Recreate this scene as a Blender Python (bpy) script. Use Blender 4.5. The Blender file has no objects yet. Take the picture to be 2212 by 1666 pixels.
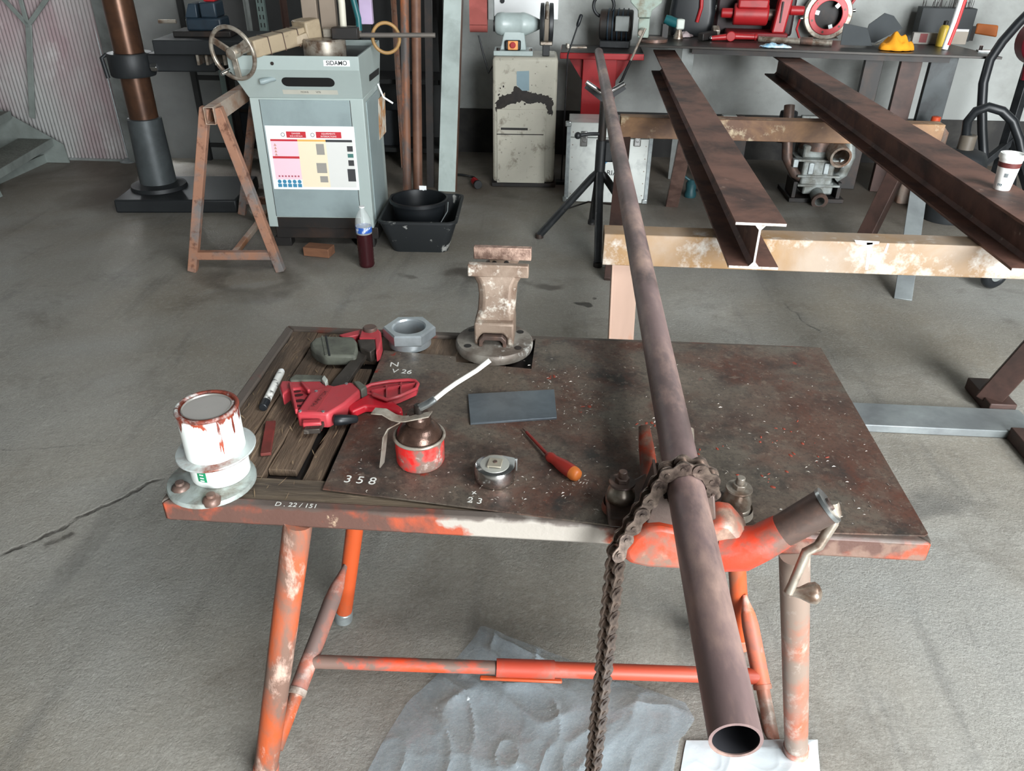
import bpy, bmesh, math, random
from mathutils import Vector, Matrix, Euler
random.seed(7)
sc = bpy.context.scene
COL = sc.collection
V = Vector

# ------------------------------------------------------------ camera
IW, IH, FPX = 2212, 1666, 1673.7
PITCH, ROLL, YAW, CAMH = 0.5379, 0.0100, 0.0662, 1.6964
CAM = V((0, 0, CAMH))
_F = V((-math.sin(YAW) * math.cos(PITCH), math.cos(YAW) * math.cos(PITCH), -math.sin(PITCH)))
_R0 = V((math.cos(YAW), math.sin(YAW), 0)); _U0 = _R0.cross(_F)
_R = _R0 * math.cos(ROLL) + _U0 * math.sin(ROLL)
_U = _U0 * math.cos(ROLL) - _R0 * math.sin(ROLL)
cd = bpy.data.cameras.new('camera'); cam = bpy.data.objects.new('camera', cd); COL.objects.link(cam)
cd.sensor_fit = 'HORIZONTAL'; cd.sensor_width = 36.0; cd.lens = FPX / IW * 36.0; cd.clip_end = 100
m = Matrix.Identity(4)
for i in range(3):
    m[i][0], m[i][1], m[i][2], m[i][3] = _R[i], _U[i], -_F[i], CAM[i]
cam.matrix_world = m
sc.camera = cam

# ------------------------------------------------------------ world and daylight
w = bpy.data.worlds.new('world'); sc.world = w; w.use_nodes = True
bg = w.node_tree.nodes['Background']
bg.inputs[0].default_value = (0.94, 0.98, 1.0, 1); bg.inputs[1].default_value = 26.0
def portal(name, loc, rot, sx, sy):
    l = bpy.data.lights.new(name, 'AREA'); l.shape = 'RECTANGLE'; l.size = sx; l.size_y = sy
    l.cycles.is_portal = True
    o = bpy.data.objects.new(name, l); COL.objects.link(o); o.location = loc; o.rotation_euler = rot
    return o
# the roller door behind and to the right of the viewpoint; the roof opening is unseen, added for top light
DOOR = (2.0, 6.4, 0.0, 4.2)          # x0 x1 z0 z1 in the rear wall
SKY = ((2.6, 4.2, -2.2, .4),)   # added roof openings x0 x1 y0 y1
RX0, RX1, RY0, RYB, RZ = -6.2, 6.6, -5.2, 6.74, 4.8
portal('door_daylight', ((DOOR[0] + DOOR[1]) / 2, RY0 + .02, (DOOR[2] + DOOR[3]) / 2), (math.radians(90), 0, 0), DOOR[1] - DOOR[0], DOOR[3] - DOOR[2])
for i, s_ in enumerate(SKY):
    portal('added_roof_light', ((s_[0] + s_[1]) / 2, (s_[2] + s_[3]) / 2, RZ - .01), (0, 0, 0), s_[1] - s_[0], s_[3] - s_[2])
vs = sc.view_settings
vs.view_transform = 'Standard'; vs.look = 'None'; vs.gamma = 1.0; vs.use_curve_mapping = False
vs.exposure = 0.42
sc.cycles.use_denoising = True
sc.cycles.max_bounces = 6; sc.cycles.diffuse_bounces = 4

# ------------------------------------------------------------ pixel helpers (frame 2212 x 1666)
def ray(px, py): return _F + _R * ((px - IW / 2) / FPX) + _U * ((IH / 2 - py) / FPX)
def px(x, y, z=0.0):
    d = ray(x, y); return CAM + d * ((z - CAMH) / d.z)
def pxy(x, y, Y):
    d = ray(x, y); return CAM + d * (Y / d.y)
def ppm(P): return FPX / ((P - CAM).dot(_F))       # pixels per metre at a point
def on_line(x, y, A, B):
    """point of the 3D line AB closest to the view ray"""
    d = ray(x, y).normalized(); e = (B - A).normalized(); r = A - CAM
    b = d.dot(e); t = (b * d.dot(r) - e.dot(r)) / (1 - b * b)
    return A + e * t

# ------------------------------------------------------------ mesh builder
def basis(z, up=V((0, 0, 1))):
    z = z.normalized()
    x = up.cross(z)
    if x.length < 1e-4: x = V((1, 0, 0)).cross(z)
    x.normalize(); y = z.cross(x)
    M = Matrix.Identity(4)
    for i in range(3): M[i][0], M[i][1], M[i][2] = x[i], y[i], z[i]
    return M
def TR(v): return Matrix.Translation(V(v))
def RZ_(a): return Matrix.Rotation(a, 4, 'Z')
def RX_(a): return Matrix.Rotation(a, 4, 'X')
def RY_(a): return Matrix.Rotation(a, 4, 'Y')
ID = Matrix.Identity(4)
class MB:
    def __init__(s): s.bm = bmesh.new()
    def verts(s, pts, M=ID): return [s.bm.verts.new(M @ V(p)) for p in pts]
    def face(s, vs):
        try: return s.bm.faces.new(vs)
        except ValueError: return None
    def poly(s, pts, M=ID): s.face(s.verts(pts, M)); return s
    def hexa(s, p, M=ID):
        v = s.verts(p, M)
        for q in ((3, 2, 1, 0), (4, 5, 6, 7), (0, 1, 5, 4), (1, 2, 6, 5), (2, 3, 7, 6), (3, 0, 4, 7)): s.face([v[i] for i in q])
        return s
    def box(s, x0, x1, y0, y1, z0, z1, M=ID):
        return s.hexa([(x0, y0, z0), (x1, y0, z0), (x1, y1, z0), (x0, y1, z0), (x0, y0, z1), (x1, y0, z1), (x1, y1, z1), (x0, y1, z1)], M)
    def bar(s, a, b, w, h, up=(0, 0, 1)):
        a, b = V(a), V(b); M = TR(a) @ basis(b - a, V(up)); L = (b - a).length
        return s.box(-w / 2, w / 2, -h / 2, h / 2, 0, L, M)
    def loft(s, rings, cap=True, closed=True):
        vr = [s.verts(r) for r in rings]; n = len(vr[0])
        for a, b in zip(vr, vr[1:]):
            for i in range(n if closed else n - 1):
                j = (i + 1) % n; s.face([a[i], a[j], b[j], b[i]])
        if cap and closed: s.face(vr[0][::-1]); s.face(vr[-1])
        return s
    def cyl(s, a, b, r0, r1=None, n=20, cap=True):
        a, b = V(a), V(b); r1 = r0 if r1 is None else r1; M = basis(b - a)
        def ring(c, r): return [c + (M.to_3x3() @ V((r * math.cos(2 * math.pi * i / n), r * math.sin(2 * math.pi * i / n), 0))) for i in range(n)]
        return s.loft([ring(a, r0), ring(b, r1)], cap)
    def pipe(s, a, b, ro, ri, n=28):
        a, b = V(a), V(b); M = basis(b - a).to_3x3()
        def ring(c, r): return [c + (M @ V((r * math.cos(2 * math.pi * i / n), r * math.sin(2 * math.pi * i / n), 0))) for i in range(n)]
        R = [s.verts(ring(a, ro)), s.verts(ring(b, ro)), s.verts(ring(b, ri)), s.verts(ring(a, ri))]
        for k in range(4):
            A, B = R[k], R[(k + 1) % 4]
            for i in range(n): j = (i + 1) % n; s.face([A[i], A[j], B[j], B[i]])
        return s
    def tube(s, pts, r, n=10, cap=True, squash=1.0):
        pts = [V(p) for p in pts]; rings = []; up = None
        for i, p in enumerate(pts):
            t = (pts[min(i + 1, len(pts) - 1)] - pts[max(i - 1, 0)])
            t = t.normalized() if t.length > 1e-9 else V((0, 0, 1))
            if up is None:
                up = V((0, 0, 1)) if abs(t.z) < .9 else V((1, 0, 0))
            x = t.cross(up); x.normalize(); up = x.cross(t); up.normalize()
            rr = r[i] if isinstance(r, (list, tuple)) else r
            rings.append([p + x * (rr * math.cos(2 * math.pi * k / n)) + up * (rr * squash * math.sin(2 * math.pi * k / n)) for k in range(n)])
        return s.loft(rings, cap)
    def lathe(s, prof, M=ID, n=28, cap=True):
        rings = [[M @ V((max(r, 1e-4) * math.cos(2 * math.pi * k / n), max(r, 1e-4) * math.sin(2 * math.pi * k / n), z)) for k in range(n)] for r, z in prof]
        return s.loft(rings, cap)
    def prism(s, poly, z0, z1, M=ID):
        a = s.verts([(p[0], p[1], z0) for p in poly], M); b = s.verts([(p[0], p[1], z1) for p in poly], M); n = len(poly)
        s.face(a[::-1]); s.face(b)
        for i in range(n): j = (i + 1) % n; s.face([a[i], a[j], b[j], b[i]])
        return s
    def ball(s, c, r, n=14, sc_=(1, 1, 1), M=ID):
        prof = [(math.sin(math.pi * k / n) , -math.cos(math.pi * k / n)) for k in range(n + 1)]
        return s.lathe([(a * r, b * r) for a, b in prof], M @ TR(c) @ Matrix.Diagonal((*sc_, 1)), n=max(12, n), cap=False)
    def torus(s, c, axis, R, r, n=32, m=10, M=ID, a0=0, a1=2 * math.pi):
        B = TR(V(c)) @ basis(V(axis)); full = abs(a1 - a0 - 2 * math.pi) < 1e-6
        k = n if full else n + 1
        rings = []
        for i in range(k):
            a = a0 + (a1 - a0) * i / n
            cx, sx = math.cos(a), math.sin(a)
            rings.append([M @ B @ V(((R + r * math.cos(2 * math.pi * j / m)) * cx, (R + r * math.cos(2 * math.pi * j / m)) * sx, r * math.sin(2 * math.pi * j / m))) for j in range(m)])
        if full: rings.append(rings[0])
        s.loft(rings, cap=not full)
        if full: bmesh.ops.remove_doubles(s.bm, verts=s.bm.verts, dist=1e-6)
        return s
    def grid(s, fn, nu, nv):
        R = [[s.bm.verts.new(V(fn(i / nu, j / nv))) for j in range(nv + 1)] for i in range(nu + 1)]
        for i in range(nu):
            for j in range(nv): s.face([R[i][j], R[i + 1][j], R[i + 1][j + 1], R[i][j + 1]])
        return s
    def jitter(s, amp, seed=0):
        rr = random.Random(seed)
        for v in s.bm.verts: v.co += V((rr.uniform(-1, 1), rr.uniform(-1, 1), rr.uniform(-1, 1))) * amp
        return s
    def mesh(s, name):
        bmesh.ops.recalc_face_normals(s.bm, faces=s.bm.faces)
        me = bpy.data.meshes.new(name); s.bm.to_mesh(me); s.bm.free(); return me
def finish(o, bevel=0, smooth=40, thick=0, sub=0):
    me = o.data
    if smooth:
        me.polygons.foreach_set('use_smooth', [True] * len(me.polygons))
        me.set_sharp_from_angle(angle=math.radians(smooth))
    if thick:
        md = o.modifiers.new('solid', 'SOLIDIFY'); md.thickness = thick; md.offset = 0
    if sub:
        md = o.modifiers.new('sub', 'SUBSURF'); md.levels = sub; md.render_levels = sub
    if bevel:
        md = o.modifiers.new('bevel', 'BEVEL'); md.width = bevel; md.segments = 2; md.limit_method = 'ANGLE'; md.angle_limit = math.radians(35)
def add(name, mb, mat, parent=None, world=False, **k):
    """one mesh object; world=True: the mesh was written in world coordinates and parent is a root thing"""
    me = mb.mesh(name) if isinstance(mb, MB) else mb
    o = bpy.data.objects.new(name, me); COL.objects.link(o); me.materials.append(mat)
    if parent is not None:
        o.parent = parent
        if world:
            r = parent
            while r.parent: r = r.parent
            me.transform(r.matrix_basis.inverted())
    finish(o, **k)
    return o
def tag(o, label, cat, group=None):
    o['label'] = label; o['category'] = cat
    if group: o['group'] = group
    return o
def thing(name, label, cat, loc=(0, 0, 0), rz=0.0, group=None):
    o = bpy.data.objects.new(name, None); COL.objects.link(o); o.empty_display_size = .05
    o.location = loc; o.rotation_euler = (0, 0, rz)
    o.matrix_basis = TR(loc) @ RZ_(rz)
    return tag(o, label, cat, group)
def structure(name, mb, mat, parent=None, **k):
    o = add(name, mb, mat, parent, **k)
    if parent is None: o['kind'] = 'structure'
    return o
class Fr:
    """pixel look-ups in a thing's own frame (u right, v away, z up)"""
    def __init__(s, o): s.M = o.matrix_basis.copy(); s.I = s.M.inverted()
    def _hit(s, x, y, ax, val):
        c = s.I @ CAM; d = s.I.to_3x3() @ ray(x, y); return c + d * ((val - c[ax]) / d[ax])
    def u(s, x, y, val): return s._hit(x, y, 0, val)
    def v(s, x, y, val): return s._hit(x, y, 1, val)
    def z(s, x, y, val): return s._hit(x, y, 2, val)
def text(name, body, size, M, mat, parent, depth=.0004, bold=0.0, align='CENTER'):
    c = bpy.data.curves.new(name, 'FONT'); c.body = body; c.size = size; c.align_x = align; c.align_y = 'CENTER'
    c.extrude = depth; c.offset = bold
    t = bpy.data.objects.new(name, c); COL.objects.link(t)
    me = bpy.data.meshes.new_from_object(t.evaluated_get(bpy.context.evaluated_depsgraph_get()))
    bpy.data.objects.remove(t); me.transform(M)
    return add(name, me, mat, parent, smooth=0)

# ------------------------------------------------------------ materials
def lin(c):
    return tuple(((x / 255) / 12.92 if x / 255 <= .04045 else ((x / 255 + .055) / 1.055) ** 2.4) for x in c) + (1.0,)
def mat(name, c, rough=.55, metal=0.0, c2=None, s=6.0, t=.5, w=.08, c3=None, s3=25.0, t3=.62, w3=.05,
        bump=0.0, bs=60.0, stretch=(1, 1, 1), vary=.14, vs_=3.0, r2=None, trans=0.0, ior=1.45, spec=None, alpha=None, coat=0.0):
    m = bpy.data.materials.new(name); m.use_nodes = True; nt = m.node_tree; N = nt.nodes; L = nt.links
    b = N['Principled BSDF']
    tc = N.new('ShaderNodeTexCoord'); mp = N.new('ShaderNodeMapping'); mp.inputs['Scale'].default_value = stretch
    L.new(tc.outputs['Object'], mp.inputs[0])
    def noise(scale, det=6, rg=.62, dist=0.0):
        n = N.new('ShaderNodeTexNoise'); n.inputs['Scale'].default_value = scale; n.inputs['Detail'].default_value = det
        n.inputs['Roughness'].default_value = rg; n.inputs['Distortion'].default_value = dist
        L.new(mp.outputs[0], n.inputs['Vector']); return n.outputs[0]
    def mask(src, t, w):
        r = N.new('ShaderNodeMapRange'); r.inputs[1].default_value = t - w; r.inputs[2].default_value = t + w
        L.new(src, r.inputs[0]); return r.outputs[0]
    def mix(f, a, bb):
        x = N.new('ShaderNodeMix'); x.data_type = 'RGBA'
        L.new(f, x.inputs[0])
        for sock, val in ((x.inputs[6], a), (x.inputs[7], bb)):
            if isinstance(val, tuple): sock.default_value = val
            else: L.new(val, sock)
        return x.outputs[2]
    cur = lin(c); rsrc = None
    if c2 is not None:
        f = mask(noise(s, dist=.3), t, w); cur = mix(f, cur, lin(c2))
        if r2 is not None:
            r = N.new('ShaderNodeMapRange'); r.inputs[3].default_value = rough; r.inputs[4].default_value = r2; L.new(f, r.inputs[0]); rsrc = r.outputs[0]
    if c3 is not None: cur = mix(mask(noise(s3, 8, .7), t3, w3), cur, lin(c3))
    if vary:
        r = N.new('ShaderNodeMapRange'); r.inputs[1].default_value = .3; r.inputs[2].default_value = .7
        r.inputs[3].default_value = 1 - vary; r.inputs[4].default_value = 1 + vary; L.new(noise(vs_, 4), r.inputs[0])
        h = N.new('ShaderNodeHueSaturation'); L.new(r.outputs[0], h.inputs['Value'])
        if isinstance(cur, tuple): h.inputs['Color'].default_value = cur
        else: L.new(cur, h.inputs['Color'])
        cur = h.outputs[0]
    if isinstance(cur, tuple): b.inputs['Base Color'].default_value = cur
    else: L.new(cur, b.inputs['Base Color'])
    b.inputs['Roughness'].default_value = rough; b.inputs['Metallic'].default_value = metal
    if rsrc is not None: L.new(rsrc, b.inputs['Roughness'])
    b.inputs['IOR'].default_value = ior; b.inputs['Transmission Weight'].default_value = trans
    b.inputs['Coat Weight'].default_value = coat
    if spec is not None: b.inputs['Specular IOR Level'].default_value = spec
    if alpha is not None: b.inputs['Alpha'].default_value = alpha
    if bump:
        bp = N.new('ShaderNodeBump'); bp.inputs['Strength'].default_value = 1.0; bp.inputs['Distance'].default_value = bump
        L.new(noise(bs, 5, .6), bp.inputs['Height']); L.new(bp.outputs[0], b.inputs['Normal'])
    return m
K = {}
K['orange'] = mat('orange_paint', (176, 82, 44), .5, c2=(118, 92, 80), s=9, t=.49, w=.07, c3=(190, 160, 145), s3=14, t3=.58, bump=.0006, bs=120, vary=.1, stretch=(1, 1, .45))
K['orange_front'] = mat('orange_paint_worn', (160, 74, 50), .5, c2=(92, 66, 58), s=7, t=.50, w=.06, c3=(215, 190, 160), s3=12, t3=.67, bump=.0008, bs=110)
K['rim'] = mat('worn_dark_rim', (92, 83, 76), .5, metal=.3, c2=(120, 60, 46), s=7, t=.58, w=.06, c3=(190, 182, 172), s3=50, t3=.7, w3=.03, bump=.0006, bs=140)
K['plate'] = mat('stained_steel_plate', (104, 95, 85), .40, metal=.35, c2=(98, 62, 50), s=4.5, t=.55, w=.09, c3=(58, 55, 52), s3=9, t3=.58, w3=.09, bump=.0004, bs=160, vary=.22, vs_=7, r2=.6)
K['oldwood'] = mat('old_dark_wood', (104, 86, 70), .75, c2=(58, 48, 40), s=7, t=.55, w=.14, c3=(150, 128, 104), s3=26, t3=.64, w3=.06, bump=.003, bs=55, stretch=(3.2, .35, 1), vary=.2)
K['pipe'] = mat('bare_steel_pipe', (134, 112, 110), .42, metal=.15, c2=(84, 72, 70), s=5, t=.56, w=.1, c3=(168, 140, 128), s3=9, t3=.58, w3=.1, stretch=(1, .4, 1), bump=.0003, bs=90, vary=.2, vs_=9)
K['chain'] = mat('oily_chain_steel', (134, 118, 107), .32, metal=.6, c2=(58, 48, 44), s=30, t=.5, w=.12)
K['castred'] = mat('red_cast_vise', (182, 68, 40), .42, c2=(122, 98, 86), s=11, t=.50, w=.07, c3=(168, 140, 122), s3=12, t3=.62, w3=.08, bump=.0006, bs=90)
K['castdark'] = mat('dark_cast_steel', (88, 74, 68), .42, metal=.35, c2=(118, 90, 78), s=14, t=.55, w=.1, bump=.0005, bs=100)
K['dullsteel'] = mat('dull_steel', (164, 156, 144), .36, metal=.5, c2=(104, 84, 70), s=18, t=.55, w=.1, bump=.0003, bs=120)
K['galv'] = mat('galvanised_steel', (172, 180, 180), .38, metal=.6, c2=(140, 146, 148), s=30, t=.5, w=.2, vary=.08)
K['zinc'] = mat('zinc_bright', (190, 196, 196), .28, metal=.9, c2=(150, 156, 158), s=20, t=.55, w=.12, vary=.06)
K['beam'] = mat('rusted_beam', (116, 82, 70), .6, metal=.1, c2=(62, 45, 40), s=5, t=.55, w=.12, c3=(150, 128, 116), s3=20, t3=.68, w3=.05, bump=.0005, bs=70, vary=.18)
K['cutend'] = mat('sawn_steel_end', (196, 192, 186), .45, metal=.4, c2=(150, 142, 134), s=60, t=.5, w=.15)
K['rail'] = mat('ochre_tube', (152, 136, 120), .6, c2=(140, 108, 70), s=2.2, t=.50, w=.12, c3=(186, 180, 172), s3=4, t3=.58, w3=.05, bump=.0005, bs=60, vary=.16)
K['rust'] = mat('rusty_tube', (154, 112, 90), .65, c2=(112, 108, 106), s=6, t=.54, w=.08, c3=(96, 62, 46), s3=16, t3=.6, w3=.07, bump=.0006, bs=90)
K['rusttop'] = mat('rusty_light_tube', (176, 160, 146), .5, metal=.2, c2=(150, 106, 78), s=7, t=.52, w=.1)
K['sawpaint'] = mat('grey_green_paint', (140, 154, 155), .42, c2=(126, 139, 140), s=4, t=.58, w=.15, c3=(90, 92, 90), s3=40, t3=.76, w3=.03, vary=.05)
K['sawlight'] = mat('pale_grey_paint', (162, 174, 171), .42, c3=(110, 112, 108), s3=40, t3=.76, w3=.03, vary=.05)
K['black'] = mat('black_paint', (26, 28, 30), .45, c2=(40, 42, 44), s=10, t=.55, w=.1, vary=.1)
K['blackplastic'] = mat('black_plastic', (24, 27, 30), .4, vary=.1)
K['tub'] = mat('black_mortar_tub', (30, 33, 35), .5, c2=(150, 150, 146), s=11, t=.63, w=.03, vary=.1)
K['darkcast'] = mat('dark_grey_casting', (40, 43, 45), .5, metal=.2, c2=(34, 36, 38), s=6, t=.5, w=.15, bump=.0005, bs=60)
K['white'] = mat('white_paper', (236, 238, 238), .6, vary=.02)
K['red'] = mat('red_machine_paint', (158, 32, 36), .38, c2=(126, 26, 30), s=8, t=.62, w=.1, vary=.08)
K['redplastic'] = mat('red_plastic', (166, 52, 60), .42, c2=(152, 58, 62), s=10, t=.55, w=.15, c3=(120, 66, 62), s3=18, t3=.66, w3=.08, vary=.08)
K['rubber'] = mat('grey_rubber_pad', (92, 94, 84), .65, c2=(66, 66, 60), s=16, t=.52, w=.1, bump=.0008, bs=90)
K['cabinet'] = mat('stained_beige_cabinet', (176, 172, 158), .5, c2=(120, 112, 98), s=9, t=.62, w=.06, c3=(48, 42, 36), s3=30, t3=.66, w3=.04, vary=.1)
K['oil'] = mat('oily_black_stain', (40, 34, 30), .3, c2=(28, 24, 22), s=20, vary=.1)
K['dark'] = mat('dark_steel', (40, 38, 37), .5, metal=.3, c2=(58, 46, 40), s=7, t=.58, w=.1)
K['darkbrown'] = mat('dark_brown_steel', (74, 54, 48), .55, metal=.15, c2=(52, 40, 36), s=6, t=.55, w=.1)
K['alu'] = mat('aluminium_sheet', (206, 210, 206), .35, metal=.35, c2=(180, 184, 182), s=10, t=.6, w=.1, vary=.05)
K['chrome'] = mat('chrome', (200, 200, 200), .18, metal=1.0, vary=.04)
K['visegreen'] = mat('pale_green_paint', (150, 164, 154), .45, c2=(122, 116, 98), s=9, t=.58, w=.08, vary=.1)
K['greenblue'] = mat('teal_paint', (26, 84, 88), .4)
K['yellow'] = mat('yellow_cloth', (226, 150, 28), .85, bump=.003, bs=35)
K['board'] = mat('matt_dark_board', (64, 68, 70), .8)
# ============================================================ THE ROOM
def floor_material():
    m = bpy.data.materials.new('concrete_floor'); m.use_nodes = True; nt = m.node_tree; N = nt.nodes; L = nt.links
    b = N['Principled BSDF']; b.inputs['Roughness'].default_value = .62
    tc = N.new('ShaderNodeTexCoord')
    def noise(scale, det=6, rg=.6, dist=0.0, st=None):
        n = N.new('ShaderNodeTexNoise'); n.inputs['Scale'].default_value = scale; n.inputs['Detail'].default_value = det
        n.inputs['Roughness'].default_value = rg; n.inputs['Distortion'].default_value = dist
        if st:
            mp = N.new('ShaderNodeMapping'); mp.inputs['Scale'].default_value = st; mp.inputs['Rotation'].default_value = (0, 0, .7)
            L.new(tc.outputs['Object'], mp.inputs[0]); L.new(mp.outputs[0], n.inputs['Vector'])
        else: L.new(tc.outputs['Object'], n.inputs['Vector'])
        return n.outputs[0]
    def rng(src, a, bb, c=0.0, d=1.0):
        r = N.new('ShaderNodeMapRange'); r.inputs[1].default_value = a; r.inputs[2].default_value = bb; r.inputs[3].default_value = c; r.inputs[4].default_value = d
        L.new(src, r.inputs[0]); return r.outputs[0]
    def mix(f, a, bb):
        x = N.new('ShaderNodeMix'); x.data_type = 'RGBA'; L.new(f, x.inputs[0])
        for sock, val in ((x.inputs[6], a), (x.inputs[7], bb)):
            if isinstance(val, tuple): sock.default_value = val
            else: L.new(val, sock)
        return x.outputs[2]
    def math_(op, a, bb):
        x = N.new('ShaderNodeMath'); x.operation = op
        for i, v in enumerate((a, bb)):
            if isinstance(v, (int, float)): x.inputs[i].default_value = v
            else: L.new(v, x.inputs[i])
        return x.outputs[0]
    col = mix(rng(noise(.9, 5, .55, .4), .35, .65), lin((160, 159, 153)), lin((144, 137, 124)))
    col = mix(rng(noise(2.4, 6, .65, .8), .54, .74, 0, .55), col, lin((88, 80, 70)))
    col = mix(rng(noise(3.2, 5, .6, .3, (2.6, .35, 1)), .56, .74, 0, .5), col, lin((92, 92, 90)))
    col = mix(rng(noise(1.7, 4, .6, .6), .58, .72, 0, .5), col, lin((168, 170, 166)))
    col = mix(rng(noise(38, 4, .7), .66, .72, 0, .5), col, lin((70, 66, 60)))
    col = mix(rng(noise(150, 3, .7), .40, .62, 0, .30), col, lin((104, 100, 92)))
    col = mix(rng(noise(46, 5, .7), .50, .66, 0, .28), col, lin((182, 180, 172)))
    # oil spills and dark marks with an outline of their own, plus shade painted under the bench
    geo = N.new('ShaderNodeNewGeometry'); wob = noise(9, 4, .6)
    wobv = N.new('ShaderNodeVectorMath'); wobv.operation = 'SCALE'
    nn = N.new('ShaderNodeTexNoise'); nn.inputs['Scale'].default_value = 5; L.new(tc.outputs['Object'], nn.inputs['Vector'])
    sub = N.new('ShaderNodeVectorMath'); sub.operation = 'SUBTRACT'; sub.inputs[1].default_value = (.5, .5, .5); L.new(nn.outputs[1], sub.inputs[0])
    L.new(sub.outputs[0], wobv.inputs[0]); wobv.inputs[3].default_value = .35
    pos = N.new('ShaderNodeVectorMath'); L.new(geo.outputs['Position'], pos.inputs[0]); L.new(wobv.outputs[0], pos.inputs[1])
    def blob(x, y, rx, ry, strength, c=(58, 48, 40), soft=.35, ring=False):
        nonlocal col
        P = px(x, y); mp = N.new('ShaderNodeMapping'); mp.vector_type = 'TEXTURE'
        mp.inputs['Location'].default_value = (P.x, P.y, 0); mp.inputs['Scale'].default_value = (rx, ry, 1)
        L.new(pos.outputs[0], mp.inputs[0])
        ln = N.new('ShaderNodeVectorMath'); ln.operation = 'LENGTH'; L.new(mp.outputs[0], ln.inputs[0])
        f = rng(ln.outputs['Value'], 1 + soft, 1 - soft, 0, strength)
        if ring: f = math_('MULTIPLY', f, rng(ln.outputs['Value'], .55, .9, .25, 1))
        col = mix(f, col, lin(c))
    blob(545, 605, .26, .2, .75, ring=True)
    blob(600, 545, .5, .28, .55, soft=.5)
    blob(1035, 590, .15, .1, .7); blob(1160, 612, .1, .05, .6); blob(1262, 650, .035, .03, .8, (34, 30, 26), .2)
    blob(255, 425, .3, .25, .55, (70, 54, 42), .5); blob(880, 600, .05, .04, .5)
    blob(1905, 1075, .25, .06, .5, (60, 60, 60), .5); blob(1500, 1330, .1, .06, .5, (60, 62, 62), .6)
    blob(700, 1475, .22, .14, .3, (96, 86, 76), .6); blob(1560, 470, .3, .3, .45, (60, 52, 46), .5); blob(1620, 385, .55, .5, .7, (44, 40, 37), .4); blob(1870, 400, .5, .7, .65, (46, 42, 38), .45); blob(430, 400, .7, .5, .6, (50, 44, 40), .4)  # the large blobs below the bench paint in its shade
    # trodden dirt and oil along the back machines, with the shade there painted in
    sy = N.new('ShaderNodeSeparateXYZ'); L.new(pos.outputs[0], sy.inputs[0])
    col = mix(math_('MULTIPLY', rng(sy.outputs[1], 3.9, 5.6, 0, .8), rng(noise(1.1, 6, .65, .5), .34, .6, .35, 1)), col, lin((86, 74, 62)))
    # cracks
    def crack(x0, y0, x1, y1, wd, c=(52, 46, 40)):
        nonlocal col
        A, B = px(x0, y0), px(x1, y1); d = (B - A); Ln = d.length; ang = math.atan2(d.y, d.x)
        mp = N.new('ShaderNodeMapping'); mp.vector_type = 'TEXTURE'
        mp.inputs['Location'].default_value = ((A.x + B.x) / 2, (A.y + B.y) / 2, 0); mp.inputs['Rotation'].default_value = (0, 0, ang); mp.inputs['Scale'].default_value = (Ln / 2, 1, 1)
        w2 = N.new('ShaderNodeVectorMath'); w2.operation = 'SCALE'; w2.inputs[3].default_value = .1
        n2 = N.new('ShaderNodeTexNoise'); n2.inputs['Scale'].default_value = 7; n2.inputs['Detail'].default_value = 7; L.new(tc.outputs['Object'], n2.inputs['Vector'])
        s2 = N.new('ShaderNodeVectorMath'); s2.operation = 'SUBTRACT'; s2.inputs[1].default_value = (.5, .5, .5); L.new(n2.outputs[1], s2.inputs[0]); L.new(s2.outputs[0], w2.inputs[0])
        p2 = N.new('ShaderNodeVectorMath'); L.new(geo.outputs['Position'], p2.inputs[0]); L.new(w2.outputs[0], p2.inputs[1]); L.new(p2.outputs[0], mp.inputs[0])
        sx = N.new('ShaderNodeSeparateXYZ'); L.new(mp.outputs[0], sx.inputs[0])
        fy = rng(math_('ABSOLUTE', sx.outputs[1], 0), wd, wd * .3, 0, .75); fx = rng(math_('ABSOLUTE', sx.outputs[0], 0), 1.05, .9)
        f = math_('MULTIPLY', math_('MULTIPLY', fy, fx), rng(noise(16, 3), .35, .55, .2, 1))
        col = mix(f, col, lin(c)); return f
    ck = crack(0, 1200, 340, 1040, .012); crack(95, 1178, 160, 1150, .02); crack(0, 975, 190, 960, .006, (110, 108, 102)); crack(1690, 655, 1770, 720, .008, (84, 84, 80))
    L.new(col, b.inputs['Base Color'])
    bp = N.new('ShaderNodeBump'); bp.inputs['Strength'].default_value = 1; bp.inputs['Distance'].default_value = .0085
    amp = rng(noise(1.3, 3), .4, .62, .28, 1.0)
    h1 = math_('MULTIPLY', noise(95, 5, .72, 0), amp)
    h = math_('ADD', h1, math_('MULTIPLY', noise(14, 4, .6), .5))
    h = math_('SUBTRACT', h, math_('MULTIPLY', ck, .8))
    L.new(h, bp.inputs['Height']); L.new(bp.outputs[0], b.inputs['Normal'])
    return m
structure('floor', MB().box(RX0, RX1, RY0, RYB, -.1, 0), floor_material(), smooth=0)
K['wall'] = mat('limewashed_wall', (164, 167, 164), .75, c2=(138, 140, 136), s=1.8, t=.56, w=.12, c3=(120, 118, 112), s3=14, t3=.72, w3=.04, bump=.004, bs=14, vary=.06)
K['wall_far'] = mat('grey_wall', (104, 104, 100), .8, c2=(88, 88, 84), s=1.5, t=.55, w=.15, vary=.08)
K['ceil'] = mat('grey_sheet_roof', (84, 86, 86), .7, vary=.08)
structure('wall_back', MB().box(-3.62, RX1, RYB, RYB + .2, 0, RZ), K['wall'], smooth=0)
structure('baseboard_back', MB().box(-2.9, RX1, RYB - .012, RYB - .0005, 0, .36), mat('dark_wall_foot', (38, 37, 36), .7, c2=(58, 56, 53), s=5, t=.56, w=.1), smooth=0)  # dark strip along the foot of the back wall
structure('wall_right', MB().box(RX1, RX1 + .2, RY0, RYB + .2, 0, RZ), K['wall_far'], smooth=0)
structure('wall_left', MB().box(RX0 - .2, RX0, RY0, RYB + .2, 0, RZ), K['wall_far'], smooth=0)
mb = MB()
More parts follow.
